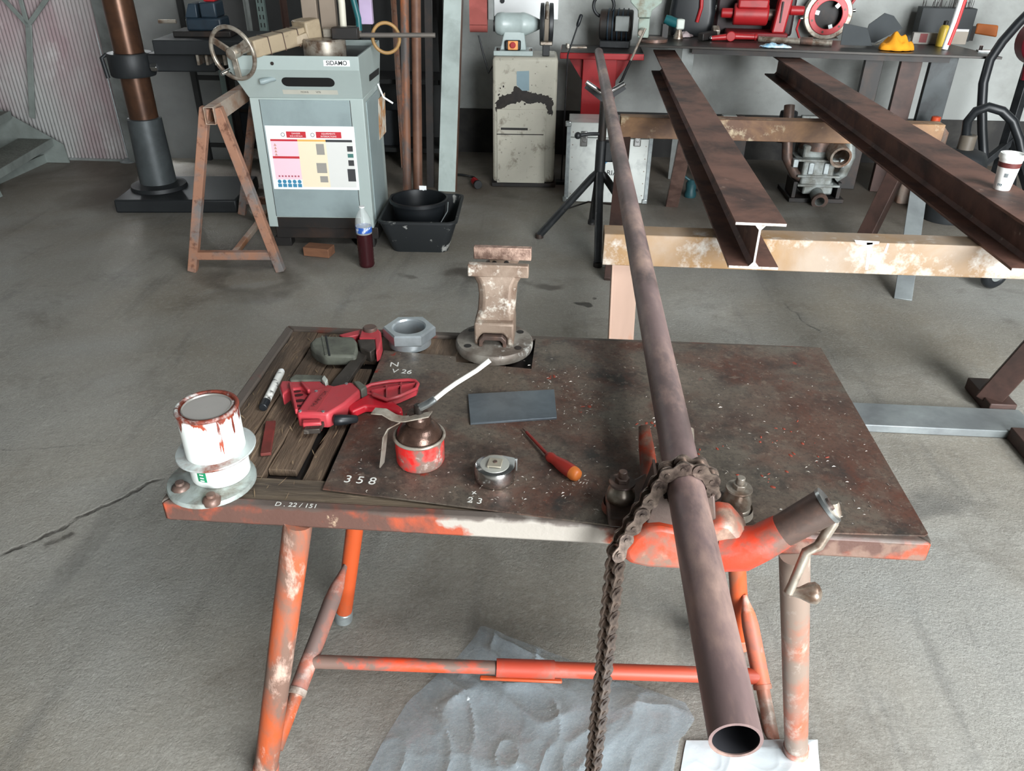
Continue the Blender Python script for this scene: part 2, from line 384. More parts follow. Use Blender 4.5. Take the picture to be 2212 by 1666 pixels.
mb.box(RX0, DOOR[0], RY0 - .2, RY0, 0, RZ).box(DOOR[1], RX1, RY0 - .2, RY0, 0, RZ).box(DOOR[0], DOOR[1], RY0 - .2, RY0, DOOR[3], RZ)
structure('wall_rear', mb, K['wall_far'], smooth=0)
mb = MB(); xs = sorted({RX0, RX1, *[v for s_ in SKY for v in s_[:2]]}); ys = sorted({RY0, RYB + .2, *[v for s_ in SKY for v in s_[2:]]})
for xa, xb in zip(xs, xs[1:]):
    for ya, yb in zip(ys, ys[1:]):
        if not any(s_[0] <= xa and xb <= s_[1] and s_[2] <= ya and yb <= s_[3] for s_ in SKY): mb.box(xa, xb, ya, yb, RZ, RZ + .15)
structure('ceiling', mb, K['ceil'], smooth=0)
# translucent ribbed cladding on the left, set in front of the block wall
YP = px(210, 347).y
K['poly'] = mat('ribbed_polycarbonate', (188, 188, 186), .35, c2=(172, 152, 155), s=1.3, t=.54, w=.12, c3=(204, 204, 202), s3=3, t3=.62, w3=.08, stretch=(1, 1, .6), vary=.08)
XA, XB = -6.2, pxy(248, 200, YP).x
mb = MB(); n_ = int((XB - XA) / .03)
ptsw = [(XA + (XB - XA) * i / (n_ * 4), YP + .006 * math.sin(i * math.pi / 2)) for i in range(n_ * 4 + 1)]
mb.loft([[V((a, b_, .02)) for a, b_ in ptsw], [V((a, b_, RZ - .02)) for a, b_ in ptsw]], cap=False, closed=False)
pan = structure('wall_panel', mb, K['poly'], smooth=60, thick=.006); pan['label'] = 'translucent ribbed wall panel with faded pink print behind the metal stairs'
K['postgrey'] = mat('grey_steel_frame', (124, 128, 126), .5, c2=(96, 98, 96), s=5, t=.55, w=.15)
fr = MB().box(XB, XB + .1, YP - .03, YP + .05, 0, RZ - .02)
structure('trim_1', fr, K['postgrey'], bevel=.004)
fr = MB().box(XB + .1, -2.66, YP + .14, YP + .22, 0, RZ - .02)
structure('trim_2', fr, mat('grey_lining', (104, 106, 104), .7), smooth=0)
rod_ = pxy(272, 200, YP - .05); rb_ = px(279, 349)
structure('trim_4', MB().cyl((rb_.x, rb_.y, .002), (rb_.x - .02, rb_.y, 1.2), .006, n=8).lathe([(.07, .001), (.07, .006), (.02, .03)], TR((rb_.x, rb_.y, 0)), n=20), K['galv'])
structure('trim_3', MB().box(XA, XB + .1, YP - .01, YP + .02, 0, .02), K['postgrey'], smooth=0)

# ============================================================ THE FOLDING WORK TABLE
TX0, TX1, TY0, TY1, TH = -.700, .650, 1.041, 1.753, .800
tb = thing('folding_work_table', 'orange tubular folding work table with a stained steel top', 'table', ((TX0 + TX1) / 2, (TY0 + TY1) / 2, 0))
def tadd(name, mb, mt, parent=None, **k): return add(name, mb, mt, parent or tb, world=True, **k)
fw_, fh_ = .024, .046
def mitre(a, b, inner_a, inner_b):
    return MB().hexa([(*a, TH - fh_), (*b, TH - fh_), (*inner_b, TH - fh_), (*inner_a, TH - fh_), (*a, TH), (*b, TH), (*inner_b, TH), (*inner_a, TH)])
c = [(TX0, TY0), (TX1, TY0), (TX1, TY1), (TX0, TY1)]
ci = [(TX0 + fw_, TY0 + fw_), (TX1 - fw_, TY0 + fw_), (TX1 - fw_, TY1 - fw_), (TX0 + fw_, TY1 - fw_)]
def frame_material():
    m = K['orange_front'].copy(); m.name = 'front_rail_paint'; nt = m.node_tree; N = nt.nodes; L = nt.links; b = N['Principled BSDF']
    src = b.inputs['Base Color'].links[0].from_socket
    geo = N.new('ShaderNodeNewGeometry'); s = N.new('ShaderNodeSeparateXYZ'); L.new(geo.outputs['Position'], s.inputs[0])
    nz = N.new('ShaderNodeTexNoise'); nz.inputs['Scale'].default_value = 22; nz.inputs['Detail'].default_value = 6; L.new(geo.outputs['Position'], nz.inputs['Vector'])
    def rr(a, b_, c0=0., d0=1., socket=None):
        r = N.new('ShaderNodeMapRange'); r.inputs[1].default_value = a; r.inputs[2].default_value = b_; r.inputs[3].default_value = c0; r.inputs[4].default_value = d0; L.new(socket, r.inputs[0]); return r.outputs[0]
    def mm(op, a, b_):
        x = N.new('ShaderNodeMath'); x.operation = op
        for i, v in enumerate((a, b_)):
            if isinstance(v, (int, float)): x.inputs[i].default_value = v
            else: L.new(v, x.inputs[i])
        return x.outputs[0]
    jx = mm('ADD', s.outputs[0], rr(.3, .7, -.05, .05, nz.outputs[0]))
    bare = mm('MULTIPLY', rr(-.19, -.165, 0, 1, jx), rr(.13, .10, 0, 1, jx))     # paint worn to bare metal along this stretch
    x = N.new('ShaderNodeMix'); x.data_type = 'RGBA'; L.new(bare, x.inputs[0]); L.new(src, x.inputs[6]); x.inputs[7].default_value = lin((166, 159, 150))
    brown = rr(.30, .36, 0, 1, jx); scr = rr(.46, .56, 0, .9, nz.outputs[0])
    y = N.new('ShaderNodeMix'); y.data_type = 'RGBA'; L.new(mm('MULTIPLY', brown, scr), y.inputs[0]); L.new(x.outputs[2], y.inputs[6]); y.inputs[7].default_value = lin((122, 98, 86))
    jz = mm('ADD', s.outputs[2], rr(.3, .7, -.006, .006, nz.outputs[0]))
    topd = rr(TH - .008, TH - .002, 0, .9, jz)
    z = N.new('ShaderNodeMix'); z.data_type = 'RGBA'; L.new(topd, z.inputs[0]); L.new(y.outputs[2], z.inputs[6]); z.inputs[7].default_value = lin((86, 76, 70))
    L.new(z.outputs[2], b.inputs['Base Color']); return m
tadd('frame_bar', mitre(c[0], c[1], ci[0], ci[1]), frame_material(), bevel=.006)
tadd('frame_bar', mitre(c[1], c[2], ci[1], ci[2]), K['rim'], bevel=.004)
tadd('frame_bar', mitre(c[2], c[3], ci[2], ci[3]), K['rim'], bevel=.004)
tadd('frame_bar', mitre(c[3], c[0], ci[3], ci[0]), K['rim'], bevel=.004)
tadd('underside_panel', MB().box(TX0 + fw_, TX1 - fw_, TY0 + fw_, TY1 - fw_, TH - .034, TH - .026), K['dark'], smooth=0)
# planks: boards running away from the viewer plus a crosswise one at the front
ZW = TH - .004
yb0 = px(560, 1030, ZW).y
def plank(x0, x1, y0, y1, zt=ZW, seed=0, M=None):
    mb = MB(); n = 10; r_ = random.Random(seed)
    rings = []
    for i in range(n + 1):
        yy = y0 + (y1 - y0) * i / n; a = r_.uniform(-.0025, .0025); d = r_.uniform(-.0012, .0006)
        rings.append([V((x0 + a, yy, TH - .024)), V((x1 + a * .5, yy, TH - .024)), V((x1 + a * .5, yy, zt + d)), V((x0 + a, yy, zt + d))])
    mb.loft(rings); return tadd('plank', mb, K['oldwood'], bevel=.0012)
xl = TX0 + fw_ + .001
plank(xl, xl + .062, yb0 + .002, TY1 - fw_ - .001, seed=1)
plank(xl + .065, xl + .128, yb0 + .002, TY1 - fw_ - .001, ZW - .001, seed=2)
plank(xl + .131, xl + .185, yb0 + .03, TY1 - .16, ZW - .004, seed=3)
plank(xl + .205, xl + .24, yb0 + .002, TY1 - .19, ZW - .006, seed=4)
plank(xl + .131, xl + .55, TY1 - .145, TY1 - fw_ - .001, ZW - .003, seed=5)
mb = MB(); mb.box(xl, -.02, TY0 + fw_ + .001, yb0 - .001, TH - .024, ZW - .001)
tadd('plank', mb, mat('old_cross_board', (108, 94, 78), .75, c2=(62, 53, 46), s=7, t=.55, w=.14, c3=(150, 132, 110), s3=26, t3=.64, w3=.06, bump=.003, bs=55, stretch=(.35, 3.2, 1), vary=.2), bevel=.0015)
# splinters and chips on the old boards
rs7 = random.Random(5); mb = MB()
for k in range(150):
    P = V((rs7.uniform(xl + .005, xl + .24), rs7.uniform(TY0 + .03, TY1 - .03), ZW + .0012)); L_ = rs7.uniform(.004, .018); a = rs7.gauss(math.pi / 2, .35)
    d = V((math.cos(a), math.sin(a), rs7.uniform(-.02, .08))) * L_; s_v = V((-math.sin(a), math.cos(a), 0)) * rs7.uniform(.0006, .0016)
    mb.poly([P - d, P + s_v, P + d + V((0, 0, L_ * .1))]); mb.poly([P - d, P + d + V((0, 0, L_ * .1)), P - s_v + V((0, 0, .0008))])
o = tadd('wood_splinters', mb, mat('splinter_wood', (142, 120, 94), .8, vary=.3, vs_=40), smooth=0); o['kind'] = 'stuff'
# steel top plate with the notch for the vise
ZP = TH + .003
def plate_material():
    m = K['plate'].copy(); m.name = 'table_top_plate'; nt = m.node_tree; N = nt.nodes; L = nt.links; b = N['Principled BSDF']
    cur = b.inputs['Base Color'].links[0].from_socket
    geo = N.new('ShaderNodeNewGeometry')
    def nz(scale, det=6, rg=.6, off=0):
        mp = N.new('ShaderNodeMapping'); mp.inputs['Location'].default_value = (off, off * .7, 0); L.new(geo.outputs['Position'], mp.inputs[0])
        n = N.new('ShaderNodeTexNoise'); n.inputs['Scale'].default_value = scale; n.inputs['Detail'].default_value = det; n.inputs['Roughness'].default_value = rg; L.new(mp.outputs[0], n.inputs['Vector']); return n.outputs[0]
    def rr(socket, a, b_, c0=0., d0=1.):
        r = N.new('ShaderNodeMapRange'); r.inputs[1].default_value = a; r.inputs[2].default_value = b_; r.inputs[3].default_value = c0; r.inputs[4].default_value = d0; L.new(socket, r.inputs[0]); return r.outputs[0]
    def mix(f, a, cc):
        x = N.new('ShaderNodeMix'); x.data_type = 'RGBA'; L.new(f, x.inputs[0]); L.new(a, x.inputs[6]); x.inputs[7].default_value = lin(cc); return x.outputs[2]
    def mul(a, b_):
        x = N.new('ShaderNodeMath'); x.operation = 'MULTIPLY'; L.new(a, x.inputs[0]); L.new(b_, x.inputs[1]); return x.outputs[0]
    s = N.new('ShaderNodeSeparateXYZ'); L.new(geo.outputs['Position'], s.inputs[0])
    right = rr(s.outputs[0], .25, .45)
    cur = mix(mul(right, rr(nz(2.3, 5), .42, .6, 0, .65)), cur, (98, 66, 54))       # rust bloom on the right half
    cur = mix(rr(nz(13, 7, .7, 3), .66, .69, 0, .85), cur, (150, 52, 36))           # red-lead drips
    cur = mix(rr(nz(6, 5, .6, 9), .62, .74, 0, .6), cur, (44, 46, 48))
    cur = mix(rr(nz(34, 7, .75, 5), .70, .73, 0, .8), cur, (186, 178, 168))
    cur = mix(rr(nz(150, 4, .7, 2), .50, .62, 0, .45), cur, (52, 48, 45))
    cur = mix(rr(nz(60, 5, .7, 4), .56, .64, 0, .4), cur, (136, 122, 108))
    cur = mix(rr(nz(110, 3, .6, 1), .72, .75, 0, .9), cur, (210, 205, 198))         # metal dust
    L.new(cur, b.inputs['Base Color']); return m
pp = [px(697, 1056, ZP), px(1330, 1136, ZP), px(1998, 1157, ZP)]
pp = [(q.x, q.y) for q in pp] + [(TX1 - .002, TY0 + .02), (TX1 - .002, TY1 - .012)] + [tuple(px(a, b_, ZP)[:2]) for a, b_ in ((1157, 731), (1148, 797), (985, 782), (985, 770), (830, 757))]
plate = tadd('top_plate', MB().prism(pp, TH + .0002, ZP), plate_material(), smooth=0)
K['chalk'] = mat('chalk', (214, 214, 208), .9, vary=.0)
def chalk(body, x, y, size, ang=0.0):
    P = px(x, y, ZP); M = TR((P.x - tb.location.x, P.y - tb.location.y, ZP + .0002)) @ RZ_(ang)
    return text('chalk_mark', body, size, M, K['chalk'], plate, depth=.0001)
chalk('3 5 8', 778, 1038, .03, -.05); chalk('x', 1024, 1064, .018, .2); chalk('2 3', 1026, 1082, .022, -.1)
chalk('N', 852, 788, .03, .1); chalk('V 26', 868, 803, .026, -.05)
P = px(640, 1092, TH); text('chalk_mark', 'D . 22 / 151', .016, TR((P.x - tb.location.x, P.y - tb.location.y, TH + .0004)) @ RZ_(-.01), K['chalk'], tb, depth=.0001)
# legs, braces and the cross tube
def tube2(a, b_, r, n=20): return MB().cyl(a, b_, r, n=n)
FLt, FLf = px(633, 1150, .757) + V((0, .03, 0)), V((-.628, 1.03, 0.012))
FRt, FRf = px(1722, 1212, .757) + V((0, .02, 0)), px(1718, 1630, 0.0); FRf.z = .012
BLf = px(742, 1340, 0.0); BLf.z = .01; BLm = pxy(764, 1160, BLf.y); BLt = BLf + (BLm - BLf) * ((.757 - BLf.z) / (BLm.z - BLf.z))
BRf = V((.537, 1.50, .01)); BRm = pxy(1593, 1240, 1.5); BRt = BRf + (BRm - BRf) * ((.757 - BRf.z) / (BRm.z - BRf.z))
K['orange_b'] = mat('orange_paint_bright', (184, 78, 38), .42, c2=(140, 86, 64), s=7, t=.62, w=.07, c3=(96, 66, 56), s3=14, t3=.66, w3=.05, stretch=(1, 1, .5), vary=.08)
K['leg_grey'] = mat('bare_grey_leg', (142, 124, 112), .5, metal=.2, c2=(186, 92, 58), s=5, t=.60, w=.08, c3=(196, 186, 176), s3=14, t3=.60, w3=.08, stretch=(1, 1, .5), vary=.12)
K['brace'] = mat('worn_brace_tube', (120, 100, 94), .5, c2=(212, 108, 76), s=6, t=.52, w=.1, c3=(196, 170, 160), s3=12, t3=.62, w3=.08, vary=.1)
for a, b_, mt in ((FLt, FLf, K['orange']), (FRt, FRf, K['leg_grey']), (BLt, BLf, K['orange_b']), (BRt, BRf, K['orange_b'])):
    lg = tadd('leg', tube2(a, b_ + V((0, 0, 0)), .0265 if a.y < 1.2 else .0225), mt)
    d_ = (b_ - a).normalized()
    tadd('foot_cap', tube2(b_ - d_ * .03, V((b_.x, b_.y, 0.0015)), .029 if a.y < 1.2 else .025), K['galv'] if a is BLt else K['brace'], lg, bevel=.003)
lA = on_line(740, 1212, BLt, BLf) + V((-.01, -.024, 0)); lB = FLf + V((.02, .034, .045))
rA = on_line(1592, 1275, BRt, BRf) + V((.012, -.024, 0)); rB = pxy(1672, 1612, FRf.y + .03)
for A, B, k1 in ((lA, lB, .72), (rA, rB, .62)):
    d = (B - A); mid = A + d * k1
    mb = MB(); mb.tube([A - d * .015, A + d * .04, A + d * .12, A + d * .2, mid], [.006, .010, .018, .021, .021], n=18)
    b_o = tadd('brace', mb, K['brace'])
    tadd('brace_inner_tube', tube2(mid - d * .04, B, .0165), K['leg_grey'] if A is rA else K['orange'], b_o)
    tadd('brace_collar', MB().cyl(mid - d * .02, mid + d * .012, .0225, n=18), K['leg_grey'], b_o)
cl = on_line(690, 1436, lA, lB) + V((.012, 0, 0)); cr = on_line(1640, 1462, rA, rB)
q1 = cl.lerp(cr, .405); q2 = cl.lerp(cr, .535)
cro = tadd('cross_tube', tube2(cl, q2, .0165), mat('worn_cross_tube', (122, 98, 88), .5, c2=(222, 78, 44), s=10, t=.54, w=.06, stretch=(.5, 1, 1)))
tadd('cross_tube', tube2(q1, cr, .0195), mat('red_cross_tube', (178, 72, 50), .45, c2=(140, 106, 96), s=9, t=.64, w=.06, stretch=(.5, 1, 1), vary=.08), cro)
tadd('sleeve', MB().cyl(q1, q2, .0225), K['redplastic'].copy() if False else mat('red_sleeve_paint', (184, 70, 50), .45, c2=(140, 96, 84), s=10, t=.6, w=.08), cro)
dl = (cr - cl).normalized()
tadd('catch_lever', MB().bar(q1 - dl * .04 + V((0, -.012, -.024)), q2 + dl * .02 + V((0, -.016, -.022)), .012, .008), K['orange_b'], cro, bevel=.003)

# ============================================================ THE LONG PIPE
PA, PB = V((.2170, .555, .917)), V((.1965, 5.93, .921))
add_ = MB().pipe(PA, PB, .03015, .0262, 40)
pipe_o = thing('steel_pipe', 'long bare steel pipe clamped by the chain vise and resting on a black stand', 'pipe', PA)
add('pipe_wall', add_, K['pipe'], pipe_o, world=True)
add('bore', MB().cyl(PA + V((0, .0015, 0)), PB - V((0, .0015, 0)), .0258, n=40, cap=False), mat('dark_pipe_bore', (34, 34, 38), .6), pipe_o, world=True)
def pipe_at(y): return PA.lerp(PB, (y - PA.y) / (PB.y - PA.y))
# ============================================================ CHAIN PIPE VISE
cy_ = 1.035
vz = thing('chain_pipe_vise', 'red cast chain pipe vise bolted to the front edge of the orange table', 'vise', (pipe_at(cy_).x, cy_, TH))
def vadd(name, mb, mt, parent=None, **k): return add(name, mb, mt, parent or vz, world=True, **k)
YF = .985
def P2(x, y, Y=YF): return pxy(x, y, Y)
# body: side profile swept; lower apron hanging in front of the table rim
out = [(1337, 1188), (1341, 1206), (1352, 1218), (1392, 1227), (1470, 1231), (1560, 1235), (1608, 1230), (1628, 1205), (1620, 1165), (1588, 1128), (1560, 1124), (1530, 1136), (1500, 1146), (1462, 1142), (1424, 1134), (1390, 1136), (1360, 1156)]
pts = [P2(a, b_) for a, b_ in out]
cen = sum(pts, V()) / len(pts)
mb = MB()
ring0 = [V((p.x, .982, p.z)) + (cen - p) * .10 for p in pts]
ring1 = [V((p.x, .996, p.z)) for p in pts]
ring2 = [V((p.x, 1.037, p.z)) for p in pts]
mb.loft([[V((q.x, .980, q.z)) for q in ring0], [V((q.x, .996, q.z)) for q in ring1], [V((q.x, 1.037, q.z)) for q in ring2]])
body = vadd('body', mb, K['castred'], smooth=50, bevel=.006)
# foot of the casting lying on the table top, carrying the two bosses
mb = MB(); xc = pipe_at(cy_).x
mb.prism([(xc - .115, 1.03), (xc + .115, 1.03), (xc + .12, 1.10), (xc + .06, 1.15), (xc - .04, 1.17), (xc - .06, 1.15), (xc - .12, 1.10)], ZP + .0005, ZP + .022)
vadd('foot_plate', mb, K['castdark'], bevel=.005)
# pipe saddle with two toothed jaws below the pipe
zc = pipe_at(1.03).z - .005
for s in (-1, 1):
    mb = MB(); mb.hexa([(xc + s * .004, .99, ZP + .02), (xc + s * .062, .99, ZP + .02), (xc + s * .062, 1.09, ZP + .02), (xc + s * .004, 1.09, ZP + .02),
                        (xc + s * .004, .998, zc - .0345), (xc + s * .046, .998, zc + .003), (xc + s * .046, 1.08, zc + .003), (xc + s * .004, 1.08, zc - .0345)])
    vadd('jaw', mb, K['castdark'], bevel=.003)
    mb = MB()
    for k in range(6):
        t = k / 5; a = V((xc + s * (.010 + .034 * t), .996, zc - .034 + .034 * t)); mb.bar(a, a + V((0, .088, 0)), .0045, .0035)
    vadd('jaw_teeth', mb, K['castdark'])
# bosses with dome, washer, nut and bolt
for (bx, by), dome in (((1338, 1098), (1338, 1062)), ((1586, 1108), (1582, 1075))):
    B = px(bx, by, ZP); zt = pxy(dome[0], dome[1] + 15, B.y).z; r = .026
    o = vadd('boss', MB().lathe([(r * 1.25, ZP + .001), (r * 1.15, ZP + .015), (r * .98, zt - .02), (r, zt - .003), (r * .93, zt)], TR((B.x, B.y, 0)), n=24), K['castred'] if bx < 1500 else K['dullsteel'], smooth=60)
    vadd('dome', MB().lathe([(r * .92, zt), (r * .98, zt + .008), (r * .9, zt + .02), (r * .62, zt + .031), (r * .55, zt + .034)], TR((B.x, B.y, 0)), n=24), K['dullsteel'], o, smooth=70)
    vadd('washer', MB().lathe([(.0225, zt + .034), (.0235, zt + .036), (.0225, zt + .0385)], TR((B.x, B.y, 0)) @ RX_(0), n=24), K['dullsteel'] if bx > 1500 else K['castdark'], o)
    vadd('nut', MB().lathe([(.0125, zt + .0385), (.0125, zt + .047)], TR((B.x, B.y, 0)), n=6), K['dullsteel'] if bx > 1500 else K['castdark'], o, bevel=.001)
    vadd('bolt_end', MB().cyl((B.x, B.y, zt + .047), (B.x, B.y, zt + .060), .0075, n=14), K['dullsteel'] if bx > 1500 else K['castdark'], o, bevel=.001)
# rear fork that steadies the pipe behind the jaws
for s in (-1, 1):
    base = V((xc + s * .034, 1.165, ZP + .012)); tip = V((xc + s * .042, 1.26, pxy(1402, 922, 1.26).z))
    mb = MB(); mb.tube([V((xc + s * .02, 1.10, ZP + .02)), base, base.lerp(tip, .5) + V((0, .012, 0)), tip], [.016, .017, .015, .011], n=14, squash=.7)
    vadd('fork_horn', mb, K['castred'] if s < 0 else K['dullsteel'], smooth=70)
# arm with the screw sleeve and crank
A0 = P2(1606, 1186, .990); A1 = P2(1690, 1147, .990); A2 = P2(1738, 1120, .990); A3 = P2(1784, 1094, .990)
mb = MB(); mb.tube([A0 + V((-.03, .01, -.008)), A0, A0.lerp(A1, .5) + V((0, 0, -.004)), A1], [.041, .0365, .031, .028], n=18, squash=1.0)
arm = vadd('arm', mb, mat('red_cast_arm', (186, 60, 38), .42, c2=(112, 84, 74), s=10, t=.60, w=.06, bump=.0005, bs=90), smooth=70)
vadd('sleeve', MB().tube([A1 - (A3 - A1) * .1, A2, A3], [.0265, .028, .029], n=24), K['castdark'], arm)
dirs = (A3 - A1).normalized()
vadd('end_ring', MB().pipe(A3, A3 + dirs * .006, .0305, .011), K['zinc'], arm)
vadd('screw', MB().cyl(A3 - dirs * .02, A3 + dirs * .01, .0105), K['castdark'], arm)
H0 = A3 + dirs * .014; H1 = P2(1800, 1130, .985); H2 = P2(1768, 1180, .975); H3 = P2(1742, 1192, .972); H4 = P2(1712, 1262, .965); H5 = P2(1704, 1280, .962)
hd = vadd('crank', MB().tube([H0, H0.lerp(H1, .5) + V((.004, 0, 0)), H1, H2, H3, H4, H5], [.008, .0085, .0085, .0085, .0082, .0075, .0085], n=12), K['dullsteel'], smooth=70)
G0, G1 = H5, P2(1775, 1282, .955); dg_ = (G1 - G0)
prof = [(0, .006), (.12, .0065), (.35, .010), (.6, .0165), (.82, .0185), (.95, .013), (1.02, .003)]
vadd('crank_knob', MB().tube([G0 + dg_ * t for t, r in prof], [r for t, r in prof], n=16), K['dullsteel'], hd, smooth=70)
# the chain: over the pipe, down the left of the casting and hanging free
PITCHC = .0275
def link_mesh(inner):
    mb = MB(); off = .0075 if inner else .0105
    shape = []
    for k in range(9): a = math.pi / 2 + math.pi * k / 8; shape.append((.0132 * math.cos(a), .0132 * math.sin(a)))
    shape.append((PITCHC / 2, -.0088))
    for k in range(9): a = -math.pi / 2 + math.pi * k / 8; shape.append((PITCHC + .0132 * math.cos(a), .0132 * math.sin(a)))
    shape.append((PITCHC / 2, .0088))
    for s in (-1, 1): mb.prism(shape, s * off - .0014, s * off + .0014)
    if inner:
        for c_ in (0, PITCHC): mb.cyl((c_, 0, -.0062), (c_, 0, .0062), .0085, n=14)
    else:
        for c_ in (0, PITCHC): mb.cyl((c_, 0, -.0135), (c_, 0, .0135), .0046, n=10)
    return mb.mesh('chain_link')
LM = [link_mesh(True), link_mesh(False)]
for me in LM: me.materials.append(K['chain']); me.polygons.foreach_set('use_smooth', [True] * len(me.polygons)); me.set_sharp_from_angle(angle=math.radians(35))
yC = 1.008; pc = pipe_at(yC); RC = .0301 + .0136
path = []
ang = math.radians(-8)
dth = 2 * math.asin(PITCHC / 2 / RC)
while ang < math.radians(168): path.append((V((pc.x + RC * math.cos(ang), yC, pc.z + RC * math.sin(ang))), 0.0)); ang += dth
last = path[-1][0]; g1 = P2(1345, 1165, .982); g2 = P2(1326, 1205, .968)
def walk(a, b_, tw0, tw1):
    d = (b_ - a); n = max(1, int(d.length / PITCHC + .5))
    for k in range(1, n + 1): path.append((a + d.normalized() * PITCHC * k, tw0 + (tw1 - tw0) * k / n))
walk(last, g1, 0, .25); walk(path[-1][0], g2, .3, .7)
bot = pxy(1283, 1655, .93); walk(path[-1][0], V((bot.x, .945, .085)), .75, .8)
for i, ((a, tw), (b_, _)) in enumerate(zip(path, path[1:])):
    d = (b_ - a).normalized(); up = V((0, 1, 0)); up = (Matrix.Rotation(tw, 3, V((0, 0, 1))) @ up)
    yv = (up - d * up.dot(d)).normalized(); x = d; zz = yv; yy = zz.cross(x)
    M = Matrix.Identity(4)
    for k in range(3): M[k][0], M[k][1], M[k][2], M[k][3] = x[k], yy[k], zz[k], a[k]
    o = bpy.data.objects.new('chain_link', LM[i % 2]); COL.objects.link(o); o.parent = vz
    o.matrix_basis = vz.matrix_basis.inverted() @ M

# ============================================================ OLD BENCH VISE (upside column with two jaws)
C0 = px(1068, 748, ZP + .004)
ov = thing('bench_vise', 'rusty old bench vise on a round base at the back of the table', 'vise', (C0.x, C0.y, ZP + .0025))
K['visebody'] = mat('rusty_vise_casting', (146, 128, 113), .5, metal=.2, c2=(108, 86, 72), s=9, t=.54, w=.1, c3=(206, 198, 186), s3=22, t3=.58, w3=.05, bump=.001, bs=60)
K['visegrey'] = mat('worn_vise_grey', (140, 135, 126), .45, metal=.3, c2=(96, 86, 78), s=12, t=.5, w=.1, c3=(206, 206, 200), s3=16, t3=.64, w3=.05, bump=.0006, bs=70)
F = Fr(ov); s_ = 1 / ppm(C0)
r0 = 83 * s_
b0 = add('base', MB().lathe([(r0 * .97, -.002), (r0, .006), (r0, .016), (r0 * .96, .021), (r0 * .5, .023), (r0 * .48, .024)], n=40), K['visegrey'], ov, smooth=40)
for a in (35, 145, 215, 325):
    add('bolt_hole', MB().cyl((r0 * .78 * math.cos(math.radians(a)), r0 * .78 * math.sin(math.radians(a)), .0205), (r0 * .78 * math.cos(math.radians(a)), r0 * .78 * math.sin(math.radians(a)), .0225), .009, n=16), K['dark'], b0)
vf = -.035      # front face of the slide housing
zt = F.v(1068, 700, vf).z; zb = .022
xl_, xr_ = F.v(1024, 715, vf).x, F.v(1110, 715, vf).x
ch = F.v(1064, 722, vf).z
xm0, xm1 = F.v(1034, 740, vf).x, F.v(1095, 740, vf).x
mb = MB()   # housing as an arch profile around the square slide channel
arch = [(xl_, zb), (xl_, zt), (xr_, zt), (xr_, zb), (xm1, zb), (xm1, ch - .012), (xm1 - .01, ch), (xm0 + .01, ch), (xm0, ch - .012), (xm0, zb)]
mb.prism(arch, 0, .085, Matrix(((1, 0, 0, 0), (0, 0, 1, vf), (0, 1, 0, 0), (0, 0, 0, 1))))
add('slide_housing', mb, K['visebody'], ov, bevel=.005)
ar2 = [(xm0 + .001, zb), (xm0 + .001, ch - .013), (xm0 + .011, ch - .002), (xm1 - .011, ch - .002), (xm1 - .001, ch - .013), (xm1 - .001, zb), (xm1 - .010, zb), (xm1 - .010, ch - .020), (xm1 - .016, ch - .013), (xm0 + .016, ch - .013), (xm0 + .010, ch - .020), (xm0 + .010, zb)]
add('slide', MB().prism(ar2, 0, .10, Matrix(((1, 0, 0, 0), (0, 0, 1, vf - .010), (0, 1, 0, 0), (0, 0, 0, 1)))), K['castdark'], ov, bevel=.002)
# neck rising to the wide jaw
rows = [(700, 1024, 1110), (672, 1031, 1112), (640, 1033, 1114), (618, 1030, 1117), (600, 1022, 1126), (590, 1012, 1140)]
rings = []
for i, (yy, xa, xb) in enumerate(rows):
    v0 = vf + .02 + .004 * i; a = F.v(xa, yy, v0); b_ = F.v(xb, yy, v0); ins = .012 if 0 < i < 5 else .004; dv = .055 if i < 4 else .04
    rings.append([V((a.x, v0 + ins, a.z)), V((a.x + ins * 1.2, v0, a.z)), V((b_.x - ins * 1.2, v0, b_.z)), V((b_.x, v0 + ins, b_.z)), V((b_.x, v0 + dv, b_.z)), V((a.x, v0 + dv, a.z))])
add('neck', MB().loft(rings), K['visebody'], ov, smooth=30, bevel=.004)
v1 = vf + .036; a = F.v(1010, 600, v1); b_ = F.v(1142, 576, v1); zj = b_.z; zj0 = F.v(1010, 598, v1).z
add('jaw_plate', MB().box(a.x, b_.x, v1, v1 + .020, zj0, zj), K['visebody'], ov, bevel=.003)
v2 = F.z(1085, 545, zj).y; v2 = v1 + .105
a = F.v(1023, 560, v2); b_ = F.v(1148, 538, v2); 
add('jaw', MB().box(a.x, b_.x, v2, v2 + .018, a.z, b_.z), mat('knurled_jaw', (176, 148, 132), .5, metal=.3, c2=(130, 104, 92), s=55, t=.5, w=.1, bump=.0012, bs=210), ov, bevel=.002)
c0_ = F.v(1058, 578, v2); c1_ = F.v(1118, 556, v2)
mb = MB(); mb.hexa([(c0_.x + .004, v2 + .004, zj - .05), (c1_.x - .006, v2 + .004, zj - .05), (c1_.x - .006, v2 + .05, zj - .05), (c0_.x + .004, v2 + .05, zj - .05), (c0_.x - .004, v2 + .004, a.z), (c1_.x + .006, v2 + .004, a.z), (c1_.x + .006, v2 + .05, a.z + .01), (c0_.x - .004, v2 + .05, a.z + .01)])
bk = add('jaw_support', mb, K['visebody'], ov, bevel=.003)
for xx in (1068, 1094):
    q = F.v(xx, 568, v2 + .004); add('screw_hole', MB().cyl((q.x, v2 + .0025, q.z), (q.x, v2 + .006, q.z), .006, n=14), K['dark'], bk)
mb = MB().box(xl_ + .01, xr_ - .01, vf + .06, v2 + .05, .03, zj - .045)
add('fixed_body', mb, K['visebody'], ov, bevel=.008)

